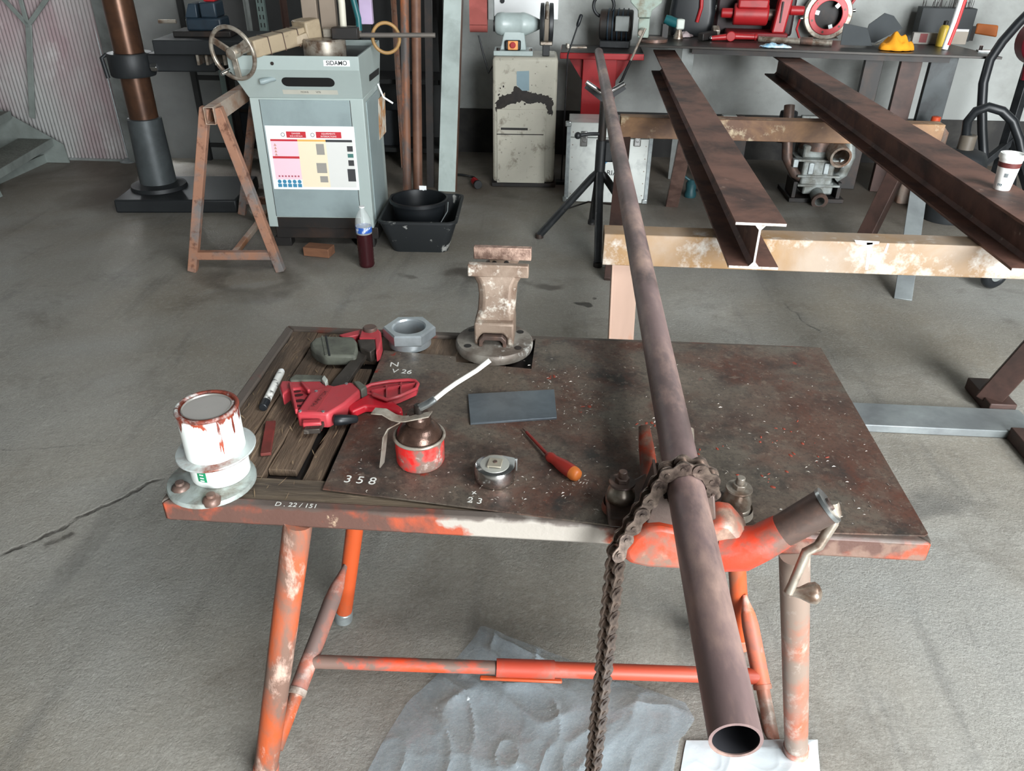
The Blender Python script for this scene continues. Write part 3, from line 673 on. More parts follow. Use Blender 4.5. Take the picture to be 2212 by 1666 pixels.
# ============================================================ PAINT CAN, DRIP RING, ROUND PLATE
def slab(pts, z0, z1, zc=None):
    q = [px(a, b_, z1 if zc is None else zc) for a, b_ in pts]; return MB().prism([(p.x, p.y) for p in q], z0, z1)
RP = px(457, 1030, TH + .012); sR = 1 / ppm(RP)
K['discgrey'] = mat('grimy_galvanised_disc', (176, 186, 182), .4, metal=.4, c2=(110, 104, 92), s=14, t=.56, w=.1, c3=(110, 44, 36), s3=9, t3=.68, w3=.03)
dp = thing('round_base_plate', 'galvanised round plate with grimy bolts under the paint can', 'plate', (RP.x, RP.y, TH))
add('disc', MB().lathe([(.079, .0003), (.0795, .006), (.078, .0095), (.070, .0115), (.02, .0122)], n=40), K['discgrey'], dp, smooth=40)
for bx, by in ((390, 1052), (457, 1078)):
    q = px(bx, by, TH + .014) - RP
    bm_ = add('bolt', MB().lathe([(.016, .005), (.0165, .014), (.012, .019), (.0085, .020), (.008, .025)], TR((q.x, q.y, 0)), n=10), K['castdark'], dp, smooth=50)
CB = px(478, 1018, TH + .0125); cr_ = .0530
can = thing('paint_can', 'white paint can dripping red-lead paint with a closed metal lid', 'can', (CB.x, CB.y, TH + .0125))
Fc = Fr(can); ch_ = Fc.v(465, 880, 0).z
def can_material():
    m = mat('dripped_can_label', (232, 236, 232), .45, c2=(206, 212, 208), s=9, t=.6, w=.1, vary=.03); nt = m.node_tree; N = nt.nodes; L = nt.links; b = N['Principled BSDF']
    cur = b.inputs['Base Color'].links[0].from_socket
    tc = N.new('ShaderNodeTexCoord'); s = N.new('ShaderNodeSeparateXYZ'); L.new(tc.outputs['Object'], s.inputs[0])
    def nz(scale, st=(1, 1, 1)):
        mp = N.new('ShaderNodeMapping'); mp.inputs['Scale'].default_value = st; L.new(tc.outputs['Object'], mp.inputs[0])
        n = N.new('ShaderNodeTexNoise'); n.inputs['Scale'].default_value = scale; n.inputs['Detail'].default_value = 6; L.new(mp.outputs[0], n.inputs['Vector']); return n.outputs[0]
    def rr(x, a, b_, c0=0., d0=1.):
        r = N.new('ShaderNodeMapRange'); r.inputs[1].default_value = a; r.inputs[2].default_value = b_; r.inputs[3].default_value = c0; r.inputs[4].default_value = d0; L.new(x, r.inputs[0]); return r.outputs[0]
    def op(o_, a, b_):
        x = N.new('ShaderNodeMath'); x.operation = o_
        for i, v in enumerate((a, b_)):
            if isinstance(v, (int, float)): x.inputs[i].default_value = v
            else: L.new(v, x.inputs[i])
        return x.outputs[0]
    # runs of red-lead from the rim, long ones on the right side
    zz = op('SUBTRACT', ch_, s.outputs[2]); run = op('ADD', op('ADD', .004, op('MULTIPLY', rr(nz(42, (1, 1, .15)), .46, .80), .034)), op('MULTIPLY', rr(s.outputs[0], .020, .034, 0, .085), rr(nz(75, (1, 1, .1)), .54, .60)))
    f = rr(op('SUBTRACT', run, zz), -.002, .003)
    f = op('MULTIPLY', f, rr(nz(34, (1, 1, .45)), .34, .44))
    x = N.new('ShaderNodeMix'); x.data_type = 'RGBA'; L.new(f, x.inputs[0]); L.new(cur, x.inputs[6])
    n2 = rr(nz(20), .35, .6)
    y = N.new('ShaderNodeMix'); y.data_type = 'RGBA'; L.new(n2, y.inputs[0]); y.inputs[6].default_value = lin((160, 70, 44)); y.inputs[7].default_value = lin((98, 42, 32))
    L.new(y.outputs[2], x.inputs[7]); L.new(x.outputs[2], b.inputs['Base Color']); return m
K['can'] = can_material()
K['redlead'] = mat('red_lead_crust', (120, 56, 42), .5, c2=(196, 200, 196), s=12, t=.54, w=.05, c3=(84, 40, 30), s3=30, t3=.55, bump=.002, bs=120)
cb = add('body', MB().lathe([(cr_ * .985, 0), (cr_, .002), (cr_, ch_ - .004), (cr_ * .99, ch_ - .001)], n=48), K['can'], can, smooth=40)
add('rim', MB().torus((0, 0, ch_), (0, 0, 1), cr_ - .0015, .0042, n=48, m=10), K['redlead'], can, smooth=60)
add('lid', MB().lathe([(cr_ * .80, ch_ - .006), (cr_ * .83, ch_ + .001), (cr_ * .80, ch_ + .002), (cr_ * .77, ch_ - .0005), (.001, ch_ - .001)], n=44), mat('tin_lid', (168, 164, 158), .35, metal=.6, c2=(150, 110, 90), s=11, t=.68, w=.05), can, smooth=35)
add('lid_groove', MB().lathe([(cr_ * .96, ch_ - .010), (cr_ * .5, ch_ - .010)], n=40), K['oil'], can)
a0 = math.atan2(px(425, 1020, TH + .03).y - CB.y, px(425, 1020, TH + .03).x - CB.x)
mb = MB(); aa = math.radians(259); 
zl0, zl1 = .014, .040
mb.loft([[V(((cr_ + .0006) * math.cos(aa - .17 + .34 * k / 6), (cr_ + .0006) * math.sin(aa - .17 + .34 * k / 6), z)) for k in range(7)] for z in (zl0, zl1)], cap=False, closed=False)
gl = add('label_patch', mb, mat('green_label', (28, 128, 86), .5, vary=.03), cb); gl['label'] = 'small green label patch'
for zz in (.030, .023, .017):
    mb = MB(); mb.loft([[V(((cr_ + .0010) * math.cos(aa - .07 + .15 * k / 4), (cr_ + .0010) * math.sin(aa - .07 + .15 * k / 4), z)) for k in range(5)] for z in (zz - .0012, zz + .0012)], cap=False, closed=False)
    add('print_line', mb, K['white'], gl)
zr = Fc.v(470, 970, 0).z
rg = add('drip_ring', MB().lathe([(cr_ + .0045, .0), (cr_ * 1.33, -.001), (cr_ * 1.35, .0015), (cr_ * 1.33, .0035), (cr_ + .0045, .003)], n=48), mat('drip_ring_metal', (190, 198, 196), .4, metal=.3, c2=(120, 70, 56), s=10, t=.56, w=.08), None, smooth=40)
rg.data.flip_normals() if False else None
rg.location = (CB.x, CB.y, TH + .0125 + zr); rg.rotation_euler = (.03, -.05, 0)
tag(rg, 'flat metal drip ring fitted around the white paint can', 'ring')

# ============================================================ SMALL THINGS ON THE TABLE
# marker pen
a = px(606, 806, ZW + .009); b_ = px(569, 879, ZW + .009)
mk = thing('marker_pen', 'white paint marker pen with a black cap on the wooden boards', 'marker', ((a.x + b_.x) / 2, (a.y + b_.y) / 2, ZW)); d = b_ - a
def wadd(root, name, mb, mt, parent=None, **k): return add(name, mb, mt, parent or root, world=True, **k)
wadd(mk, 'barrel', MB().cyl(a + d * .0, a + d * .84, .0085), mat('marker_white', (226, 226, 220), .4, c2=(60, 58, 56), s=60, t=.6, w=.06, vary=.03), smooth=40)
wadd(mk, 'cap', MB().cyl(a + d * .84, b_ + d * .03, .0092, .0088), K['blackplastic'], bevel=.0015)
wadd(mk, 'tip', MB().tube([a - d * .10, a - d * .05, a], [.004, .0078, .0085], n=14), K['white'])
# red pencil stub
a = px(585, 912, ZW + .005); b_ = px(574, 982, ZW + .005)
st = thing('wood_shim', 'thin red painted wooden shim lying on the old boards', 'stick', ((a.x + b_.x) / 2, (a.y + b_.y) / 2, ZW))
wadd(st, 'shim', MB().bar(a, b_, .020, .007), mat('red_wood', (118, 44, 40), .6, c2=(92, 40, 34), s=14), bevel=.001)
# hex bush
C1 = px(886, 742, ZP - .003); hb = thing('hex_bush', 'galvanised hexagonal reducing bush standing on the table', 'pipe fitting', (C1.x, C1.y, ZP - .003), .12)
Fh = Fr(hb); zt = Fh.v(886, 705, 0).z; sH = 1 / ppm(C1 + V((0, 0, zt))); rh = 57 * sH; ro = 46 * sH; ri = 34 * sH
K['bush'] = mat('machined_zinc', (196, 204, 208), .3, metal=.75, c2=(160, 168, 172), s=9, t=.55, w=.15, vary=.05)
mb = MB()
hx = [(rh * math.cos(math.radians(60 * k)), rh * math.sin(math.radians(60 * k))) for k in range(6)]
def ringpts(f, z, n=36): return [V((f * math.cos(2 * math.pi * k / n), f * math.sin(2 * math.pi * k / n), z)) for k in range(n)]
def hexring(z, sc2=1.0, n=36):
    o = []
    for k in range(n):
        a = 2 * math.pi * k / n; q = (a % (math.pi / 3)) - math.pi / 6; o.append(V((sc2 * rh * .866 / math.cos(q) * math.cos(a), sc2 * rh * .866 / math.cos(q) * math.sin(a), z)))
    return o
zh = zt - .028
add('thread_body', MB().loft([ringpts(ri, .001), ringpts(ro, .0008), ringpts(ro, zh), ringpts(ro * .9, zh)], cap=False), K['bush'], hb, smooth=40)
mb = MB(); mb.loft([ringpts(ri, zh), hexring(zh, .96), hexring(zh + .003), hexring(zt - .004), hexring(zt, .94), ringpts(ri * 1.08, zt), ringpts(ri, zt - .004), ringpts(ri, .001)], cap=False)
add('hex_head', mb, K['bush'], hb, smooth=30)
# steel offcut
of = add('steel_offcut', slab([(1011, 851), (1016, 914), (1203, 902), (1197, 841)], ZP + .0003, ZP + .0055), mat('blue_grey_steel', (118, 128, 134), .38, metal=.6, c2=(92, 100, 108), s=9, t=.5, w=.15), bevel=.0006)
tag(of, 'rectangular blue-grey steel offcut lying on the steel top', 'steel plate')
# tape measure
C2 = px(1069, 1036, ZP); tm = thing('tape_measure', 'chrome tape measure lying flat beside the oil can', 'tape measure', (C2.x, C2.y, ZP), -.08)
Ft = Fr(tm); zt = Ft.v(1068, 1003, 0).z; zt = min(max(zt, .03), .04); sT = 1 / ppm(C2 + V((0, 0, zt))); rt = 45 * sT
def dshape(f):
    o = [(rt * f * math.cos(math.radians(a)), rt * f * .92 * math.sin(math.radians(a))) for a in range(100, 380, 14)]
    return o + [(rt * .93 * f, rt * .78 * f), (rt * .2 * f, rt * .90 * f)]
mb = MB(); mb.loft([[V((x, y, z)) for x, y in dshape(f)] for f, z in ((.9, .0005), (.98, .004), (1, .012), (1, zt - .008), (.95, zt - .002), (.86, zt))])
add('case', mb, K['chrome'], tm, smooth=40)
add('face_plate', MB().lathe([(rt * .70, zt - .001), (rt * .70, zt + .0012), (rt * .66, zt + .0016), (.001, zt + .0016)], n=36), mat('brushed_face', (186, 186, 178), .4, metal=.5), tm, smooth=35)
add('belt_clip', MB().box(-.012, .014, -.016, .010, zt + .004, zt + .007).box(-.012, -.009, -.014, .008, zt + .001, zt + .005), mat('clip_steel', (190, 182, 164), .35, metal=.6), tm, bevel=.001)
add('clip_screw', MB().cyl((.001, -.002, zt + .006), (.001, -.002, zt + .0085), .004, n=14), K['castdark'], tm)
add('tape_hook', MB().box(rt * .80, rt * .99, rt * .70, rt * .82, .004, zt - .004), K['zinc'], tm, bevel=.001)
# screwdriver
a = px(1130, 926, ZP + .006); b_ = px(1185, 985, ZP + .010); c_ = px(1250, 1030, ZP + .0115)
sd = thing('screwdriver', 'red handled screwdriver with an insulated red shaft on the steel top', 'screwdriver', (b_.x, b_.y, ZP))
wadd(sd, 'blade', MB().tube([a, a.lerp(b_, .18)], [.0016, .0022], n=10), K['castdark'])
wadd(sd, 'shaft', MB().tube([a.lerp(b_, .14), b_], [.0030, .0034], n=12), mat('red_sleeve', (128, 42, 36), .5))
dd = c_ - b_
hp = [(-.06, .0055), (0, .0085), (.07, .0105), (.16, .0092), (.24, .0098), (.45, .0126), (.7, .0138), (.88, .0132), (.97, .0105), (1.0, .006)]
wadd(sd, 'handle', MB().tube([b_ + dd * t for t, r in hp], [r for t, r in hp], n=16), mat('red_handle', (138, 40, 32), .4, c2=(140, 40, 32), s=30), smooth=60)
hp2 = [(.80, .01365), (.88, .0136), (.965, .0115), (1.0, .0075), (1.015, .002)]
wadd(sd, 'handle_end', MB().tube([b_ + dd * t for t, r in hp2], [r for t, r in hp2], n=16), mat('orange_handle_end', (190, 104, 46), .4), smooth=60)
# oil can
C3 = px(909, 994, ZP); oc = thing('oil_can', 'red pump oil can with a long white spout and thumb lever', 'oil can', (C3.x, C3.y, ZP))
Fo = Fr(oc); sO = 1 / ppm(C3); rb = 52 * sO; zs = Fo.v(909, 940, 0).z
K['oilred'] = mat('worn_red_can', (200, 36, 34), .38, c2=(112, 92, 84), s=16, t=.5, w=.06, c3=(176, 164, 156), s3=22, t3=.62, w3=.05)
K['oilbrown'] = mat('oily_bronze', (92, 70, 60), .22, metal=.6, c2=(60, 46, 40), s=22, t=.5, w=.12, bump=.0006, bs=160)
add('body', MB().lathe([(rb * .95, .0008), (rb * .99, .005), (rb, .03), (rb, zs)], n=40), K['oilred'], oc, smooth=40)
add('seam', MB().torus((0, 0, zs), (0, 0, 1), rb * 1.01, .0034, n=40, m=8), K['dullsteel'], oc, smooth=60)
zn = Fo.v(914, 912, 0).z
add('shoulder', MB().lathe([(rb * .94, zs), (rb * .90, zs + (zn - zs) * .35), (rb * .70, zs + (zn - zs) * .75), (rb * .50, zn)], n=36), K['oilbrown'], oc, smooth=60)
nk = add('neck', MB().lathe([(rb * .50, zn), (rb * .53, zn + .004), (rb * .50, zn + .008), (rb * .53, zn + .012), (rb * .49, zn + .016), (rb * .44, zn + .020), (rb * .1, zn + .021)], n=30), K['oilbrown'], oc, smooth=50)
q0 = V((.002, 0, zn + .02)); q1 = Fo.v(925, 872, -.004); q2 = Fo.v(940, 862, 0.0)
add('pump_head', MB().cyl(q0, q0 + V((0, 0, .018)), .009, n=14), K['oil'], oc, bevel=.002)
add('nozzle_socket', MB().tube([q0 + V((0, 0, .01)), q1, q2], [.0075, .0075, .007], n=12), K['zinc'], oc)
e1 = Fo.v(985, 828, .03); e2 = Fo.v(1030, 800, .05); e3 = Fo.v(1058, 778, .06)
add('spout', MB().tube([q2, q2.lerp(e1, .5) + V((0, 0, .001)), e1, e2, e3], [.0046, .0046, .0046, .0046, .0052], n=12), mat('white_spout', (226, 222, 214), .3, vary=.04), oc, smooth=70)
l0 = Fo.v(930, 895, -.005); l1 = Fo.v(880, 905, -.02); l2 = Fo.v(850, 902, -.03); l3 = Fo.v(830, 890, -.03); l4 = Fo.v(806, 888, -.03)
def strip(pts, wv, th, n=None):
    mb = MB(); rings = []
    for i, p in enumerate(pts):
        t = (pts[min(i + 1, len(pts) - 1)] - pts[max(i - 1, 0)]).normalized(); x = wv.normalized(); nrm = t.cross(x).normalized(); h = wv.length / 2
        rings.append([p - x * h - nrm * th, p + x * h - nrm * th, p + x * h + nrm * th, p - x * h + nrm * th])
    return mb.loft(rings)
add('thumb_lever', strip([l0, l0.lerp(l1, .5), l1, l1.lerp(l2, .5) + V((0, 0, -.002)), l2, l3, l4], V((.004, .020, 0)), .0011), K['dullsteel'], oc, smooth=50)
h0 = Fo.v(868, 908, -.02); h1 = Fo.v(842, 922, -.026); h2 = Fo.v(832, 940, -.03); h3 = Fo.v(828, 980, -.03); h4 = Fo.v(826, 1016, -.03)
for h_ in (h2, h3, h4): h_.z = max(h_.z, .006)
add('grip_strap', strip([h0, h1, h2, h3, h4], V((.004, .018, 0)), .0011), K['dullsteel'], oc, smooth=50)

# scattered metal shavings and specks on the steel top
rs8 = random.Random(11); mb = MB()
cl_ = [(1205, 815, 45), (1260, 885, 40), (1690, 955, 120), (1420, 930, 60), (1900, 1075, 80), (1480, 790, 120), (1150, 1000, 160), (1050, 1075, 60), (820, 1050, 100), (1700, 820, 200), (1850, 950, 120), (1250, 1040, 40)]
for k in range(620):
    cx0, cy0, sp_ = rs8.choice(cl_); x = rs8.gauss(cx0, sp_); y = rs8.gauss(cy0, sp_ * .5)
    if not (760 < x < 1960 and 770 < y < 1130): continue
    P = px(x, y, ZP)
    if not (pp[0][0] + .02 < P.x < TX1 - .02 and TY0 + .04 < P.y < TY1 - .03) or abs(P.x - pc.x) < .13 and P.y < 1.2: continue
    L_ = rs8.uniform(.0012, .0045); a = rs8.uniform(0, 6.28); h = .0004 + L_ * .2
    d = V((math.cos(a), math.sin(a), 0)) * L_; n_v = V((-math.sin(a), math.cos(a), 0)) * L_ * .28
    P.z = ZP + .0003
    mb.poly([P - d, P - n_v + V((0, 0, h)), P + d]); mb.poly([P - d, P + d, P + n_v + V((0, 0, h * .6))])
o = wadd(tb, 'metal_shavings', mb, mat('shavings', (190, 182, 172), .4, metal=.3, vary=.2), smooth=0); o['kind'] = 'stuff'
mb = MB()
for k in range(45):
    cx0, cy0, sp_ = rs8.choice([(1205, 815, 16), (1258, 885, 14), (1690, 950, 40), (1500, 960, 40), (1720, 990, 30), (1410, 915, 16), (1640, 1040, 30)]); P = px(rs8.gauss(cx0, sp_), rs8.gauss(cy0, sp_ * .5), ZP)
    if abs(P.x - pc.x) < .13 and P.y < 1.2 or not (P.x < TX1 - .02 and TY0 + .05 < P.y < TY1 - .03): continue
    r_ = rs8.uniform(.0015, .006); n_ = 7; mb.lathe([(r_, .0002), (r_ * .8, .0009), (.0003, .0013)], TR((P.x, P.y, ZP)) @ RZ_(rs8.random() * 6) @ Matrix.Diagonal((1, rs8.uniform(.3, .8), 1, 1)), n=n_)
o = wadd(tb, 'paint_crumbs', mb, mat('red_lead_crumbs', (132, 58, 42), .6, vary=.2), smooth=50); o['kind'] = 'stuff'
# ============================================================ BAR CLAMP
Cc = px(690, 880, ZP); ck = thing('bar_clamp', 'red one-handed bar clamp with grey pads lying on the wooden boards', 'clamp', (Cc.x, Cc.y, ZW))
def cadd(name, pts, z0, z1, mt, parent=None, bev=.003, **k): return wadd(ck, name, slab(pts, z0, z1), mt, parent, bevel=bev, **k)
K['clampred'] = K['redplastic']
K['clampdark'] = mat('dark_bar_steel', (78, 72, 66), .45, metal=.5, c2=(58, 52, 48), s=20, t=.5, w=.12, c3=(120, 112, 104), s3=30, t3=.66)
Z0 = ZP + .0008
hs = cadd('housing', [(640, 891), (646, 880), (668, 848), (696, 839), (719, 833), (760, 824), (779, 842), (745, 871), (708, 894)], Z0, .840, K['clampred'], bev=.005)
cadd('name_band', [(664, 887), (684, 888), (720, 834), (697, 840)], .8398, .8408, mat('worn_red_band', (150, 50, 54), .5), hs, bev=0)
A = px(671, 884, .8412); B = px(710, 840, .8412); dd = (B - A).normalized()
Mt = Matrix.Identity(4); xx = dd; yy = V((0, 0, 1)).cross(xx)
for i in range(3): Mt[i][0], Mt[i][1], Mt[i][2], Mt[i][3] = xx[i], yy[i], (0, 0, 1)[i], (A.lerp(B, .5) - ck.location)[i]
text('embossed_lettering', 'HUNDTCH', .0125, Mt, mat('dark_red_letters', (92, 36, 38), .6), hs, depth=.0004)
for sx, sy in ((648, 888), (698, 889), (748, 829), (683, 845)):
    q = px(sx, sy, .8405); wadd(ck, 'screw', MB().lathe([(.0036, .839), (.0036, .8412), (.002, .842), (.0005, .8418)], TR((q.x, q.y, 0)), n=12), K['zinc'], hs)
wb = cadd('web', [(622, 829), (650, 829), (668, 846), (648, 882), (641, 890), (630, 866)], Z0 + .008, .829, K['clampred'], bev=.002)
for hx_, hy, rr_ in ((642, 846, .007), (645, 854, .009), (647, 866, .0095), (645, 877, .006)):
    q = px(hx_, hy, .8292); wadd(ck, 'slot', MB().lathe([(rr_, .8285), (rr_, .8297)], TR((q.x, q.y, 0)) @ RZ_(.3) @ Matrix.Diagonal((1.1, .62, 1, 1)), n=18), mat('slot_shadow_red', (56, 16, 18), .7) if 'slotm' not in K else K['slotm'], wb)
a = px(627, 830, .836); b_ = px(641, 890, .838); wadd(ck, 'rib', MB().bar(a, b_, .006, .012), K['clampred'], wb, bevel=.002)
a = px(652, 829, .836); b_ = px(668, 847, .838); wadd(ck, 'rib', MB().bar(a, b_, .006, .012), K['clampred'], wb, bevel=.002)
mj = cadd('moving_jaw', [(603, 833), (607, 822), (690, 820), (700, 829), (722, 833), (700, 840), (670, 848), (650, 838), (626, 840), (610, 852)], Z0, .834, K['clampred'], bev=.004)
pd = cadd('pad', [(624, 818), (637, 808), (697, 810), (700, 820), (690, 821), (626, 822)], Z0 + .004, .838, K['rubber'], mj)
cadd('pad_cap', [(694, 818), (700, 809), (708, 819), (703, 828)], Z0 + .004, .842, mat('pale_pad_end', (168, 172, 164), .5), mj, bev=.002)
hl = [(777, 843), (802, 831), (842, 824), (882, 821), (897, 823), (903, 830), (899, 840), (863, 856), (836, 864), (806, 853), (793, 849), (770, 858), (752, 868)]
hn = cadd('handle', hl, Z0 + .004, .826, K['clampred'], bev=.002)
rim = [px(a, b_, .832) for a, b_ in hl[:10]]; wadd(ck, 'handle_rim', MB().tube(rim, .0042, n=8), K['clampred'], hn, smooth=70)
for (a, b_), (c_, d_) in (((835, 834), (836, 862)), ((867, 829), (866, 853)), ((802, 846), (897, 830)), ((806, 851), (836, 864))):
    wadd(ck, 'handle_rib', MB().bar(px(a, b_, .829), px(c_, d_, .829), .003, .008), K['clampred'], hn)
cadd('trigger', [(749, 876), (795, 851), (815, 858), (848, 866), (868, 880), (870, 889), (860, 891), (825, 878), (790, 876), (760, 889)], Z0 + .002, .824, mat('dark_red_plastic', (176, 32, 44), .4), bev=.004)
cadd('top_lug', [(762, 823), (776, 822), (793, 835), (780, 843)], Z0, .843, K['rubber'])
a, b_ = px(722, 908, .822), px(773, 905, .815)
wadd(ck, 'release_lever', MB().tube([a - (b_ - a) * .06, a, a.lerp(b_, .3), b_ - (b_ - a) * .05, b_], [.004, .0115, .0115, .008, .005], n=14), K['blackplastic'], smooth=70)
bar_ = cadd('bar', [(655, 929), (690, 927), (752, 824), (801, 753), (784, 748), (722, 819)], Z0 + .006, Z0 + .017, K['clampdark'], bev=.001)
cadd('bar_guide', [(652, 906), (693, 904), (694, 913), (653, 915)], Z0 + .002, Z0 + .024, K['clampred'], hs, bev=.003)
fj = cadd('fixed_jaw', [(775, 730), (779, 714), (812, 706), (823, 716), (825, 735), (820, 752), (812, 759), (810, 731)], Z0, .836, K['clampred'], bev=.004)
q = px(799, 708, .842); wadd(ck, 'pivot_cap', MB().lathe([(.017, .83), (.0175, .842), (.015, .8445), (.001, .8447)], TR((q.x, q.y, 0)), n=24), K['castdark'], fj, smooth=40)
cadd('jaw_spur', [(732, 723), (781, 711), (782, 722), (742, 729)], Z0, .828, K['clampred'], fj, bev=.002)
p2_ = cadd('pad', [(669, 740), (680, 729), (700, 725), (764, 727), (771, 737), (773, 753), (768, 769), (700, 768), (681, 760), (671, 750)], Z0, .832, K['rubber'], fj, bev=.006)
for xa in (698, 706): wadd(ck, 'pad_strap', MB().bar(px(xa - 2, 726, .8325), px(xa + 6, 768, .8325), .004, .002), K['blackplastic'] if xa > 700 else K['rubber'], p2_)
cadd('bar_block', [(772, 733), (810, 732), (813, 751), (800, 760), (778, 752)], Z0, .834, K['clampdark'])

# ============================================================ BEAMS ON TRESTLES
def hbeam(x, y0, y1, x1, wd, z0, z1, name, label):
    t = thing(name, label, 'steel beam', (x, y0, z0), math.atan2(-(x1 - x), y1 - y0)); Ln = math.hypot(x1 - x, y1 - y0); h = z1 - z0; f = .0095
    add('top_flange', MB().box(-wd / 2, wd / 2, 0, Ln, h - f, h), K['beam'], t, bevel=.001)
    add('bottom_flange', MB().box(-wd / 2, wd / 2, 0, Ln, 0, f), K['beam'], t, bevel=.001)
    mb = MB(); wpts = [(-.0035, f + .014), (-.0035, h - f - .014), (-.016, h - f), (.016, h - f), (.0035, h - f - .014), (.0035, f + .014), (.016, f), (-.016, f)]
    mb.prism(wpts, 0, Ln, Matrix(((1, 0, 0, 0), (0, 0, 1, 0), (0, 1, 0, 0), (0, 0, 0, 1)))); add('web', mb, K['beam'], t)
    for a, b_ in ((h - f, h), (0, f)): add('cut_end', MB().box(-wd / 2 + .001, wd / 2 - .001, -.0012, .0005, a + .0005, b_ - .0005), K['cutend'], t)
    mb = MB(); mb.prism(wpts, -.0012, .0005, Matrix(((1, 0, 0, 0), (0, 0, 1, 0), (0, 1, 0, 0), (0, 0, 0, 1)))); add('cut_end', mb, K['cutend'], t)
    return t
RT = .745
hbeam(.6165, 2.388, 6.28, .690, .158, RT + .001, .900, 'steel_beam', 'rusty steel beam with its bright sawn end over the nearer trestle rail')
hbeam(1.535, 2.45, 6.25, 1.53, .172, RT + .001, .900, 'steel_beam', 'dark rusty steel beam carrying the white paper cup')
def boxtube(x0, x1, y0, y1, z0, z1, th=.006, axis='x'):
    mb = MB()
    o = [(y0, z0), (y1, z0), (y1, z1), (y0, z1)]; i = [(y0 + th, z0 + th), (y1 - th, z0 + th), (y1 - th, z1 - th), (y0 + th, z1 - th)]
    A = [mb.verts([(x, *p) for p in q]) for x, q in ((x0, o), (x1, o), (x1, i), (x0, i))]
    for k in range(4):
        a, b_ = A[k], A[(k + 1) % 4]
        for j in range(4): mb.face([a[j], a[(j + 1) % 4], b_[(j + 1) % 4], b_[j]])
    return mb
n1 = thing('beam_trestle', 'pale ochre trestle with paint runs holding the sawn beam ends', 'trestle', (.95, 2.72, 0))
xL = pxy(1303, 540, 2.68).x
wadd(n1, 'rail', boxtube(xL, 2.05, 2.675, 2.775, .627, RT), K['rail'], bevel=.004)
K['legpaint'] = mat('paint_streaked_leg', (166, 138, 122), .55, c2=(164, 98, 52), s=4, t=.54, w=.07, c3=(220, 218, 212), s3=4, t3=.56, w3=.03, stretch=(1.6, 1, .35))
la = pxy(1350, 585, 2.70); lb = pxy(1341, 728, 2.70); ft = la + (lb - la) * (la.z / (la.z - lb.z))
wadd(n1, 'leg', MB().bar(V((la.x, 2.715, .63)), V((ft.x + .005, 2.71, 0.001)), .008, .095, up=(1, 0, 0)).bar(V((la.x - .045, 2.745, .63)), V((ft.x - .04, 2.74, .001)), .07, .008, up=(1, 0, 0)), K['legpaint'], bevel=.002)
wadd(n1, 'leg', MB().bar(V((1.93, 2.735, .63)), V((1.78, 2.85, .03)), .09, .09), K['darkbrown'], bevel=.004)
K['greybar'] = mat('grey_flat_bar', (136, 142, 142), .45, metal=.3, c2=(110, 114, 116), s=5, t=.55, w=.15)
wadd(n1, 'cross_bar', MB().box(.24, 1.86, 2.60, 2.765, .002, .035), K['greybar'], bevel=.003)
wadd(n1, 'foot_bar', MB().box(1.745, 1.85, 2.25, 2.60, .002, .055).box(1.745, 1.85, 2.766, 2.98, .002, .055), K['darkbrown'], bevel=.004)
# white paint runs and dabs on the rail face
K['paintwhite'] = mat('white_paint_run', (236, 234, 228), .5, vary=.02)
def dab(pts_px, par=n1, Y=2.6742):
    q = [pxy(a, b_, Y) for a, b_ in pts_px]; mb = MB(); mb.poly([(p.x, Y, p.z) for p in q]); mb.poly([(p.x, Y + .0004, p.z) for p in q][::-1])
    return wadd(par, 'paint_run', mb, K['paintwhite'], smooth=0)
dab([(1872, 524), (1886, 524), (1881, 545), (1875, 583), (1869, 583), (1873, 545)])
dab([(1846, 519), (1900, 522), (1898, 527), (1866, 530), (1850, 527)]); dab([(1917, 526), (1921, 527), (1914, 548), (1909, 546)])
f1 = thing('beam_trestle', 'brown rusty trestle under the far half of the steel beams', 'trestle', (1.2, 4.7, 0))
wadd(f1, 'rail', boxtube(.305, 2.12, 4.65, 4.745, .628, RT), mat('brown_tube', (146, 110, 76), .55, c2=(96, 68, 52), s=3, t=.5, w=.1, c3=(196, 180, 150), s3=5, t3=.62, w3=.05), bevel=.004)
nl = px(1308, 611); wadd(f1, 'leg', MB().bar(V((.335, 4.69, .63)), V((nl.x + .03, nl.y + .03, .001)), .075, .06), K['darkbrown'], bevel=.003)
wadd(f1, 'leg', MB().bar(V((.70, 4.72, .63)), V((.755, 5.40, .001)), .085, .05), mat('brown_leg', (112, 88, 80), .55, c2=(84, 64, 58), s=6), bevel=.003)
nr = px(1950, 648); wadd(f1, 'leg', MB().bar(V((2.05, 4.68, .63)), V((nr.x, nr.y, .001)), .088, .012, up=(0, 0, 1)), K['greybar'], bevel=.002)
wadd(f1, 'leg', MB().bar(V((1.98, 4.70, .63)), V((1.72, 4.44, .001)), .085, .07), K['darkbrown'], bevel=.003)
# paper cup
C4 = px(2163, 408, .901); cup = thing('paper_cup', 'white paper coffee cup with a lid and brown band on the steel beam', 'cup', (C4.x, C4.y, .9005), .3)
cr0, cr1, chh = .026, .0375, .112
K['cupw'] = mat('cup_paper', (240, 240, 236), .5, vary=.02)
cs = add('sleeve', MB().lathe([(cr0, 0), (cr0 + .001, .002), (cr1, chh)], n=36), K['cupw'], cup, smooth=40)
def band(z0, z1, mt, name, a0=0, a1=2 * math.pi, e=.0006):
    def rad(z): return cr0 + (cr1 - cr0) * z / chh + e
    n = 30; return add(name, MB().loft([[V((rad(z) * math.cos(a0 + (a1 - a0) * k / n), rad(z) * math.sin(a0 + (a1 - a0) * k / n), z)) for k in range(n + 1)] for z in (z0, z1)], cap=False, closed=False), mt, cs, smooth=60)
band(.080, .097, mat('brown_band', (96, 44, 42), .5), 'colour_band')
K['cupteal'] = mat('dark_teal_print', (44, 76, 86), .5)
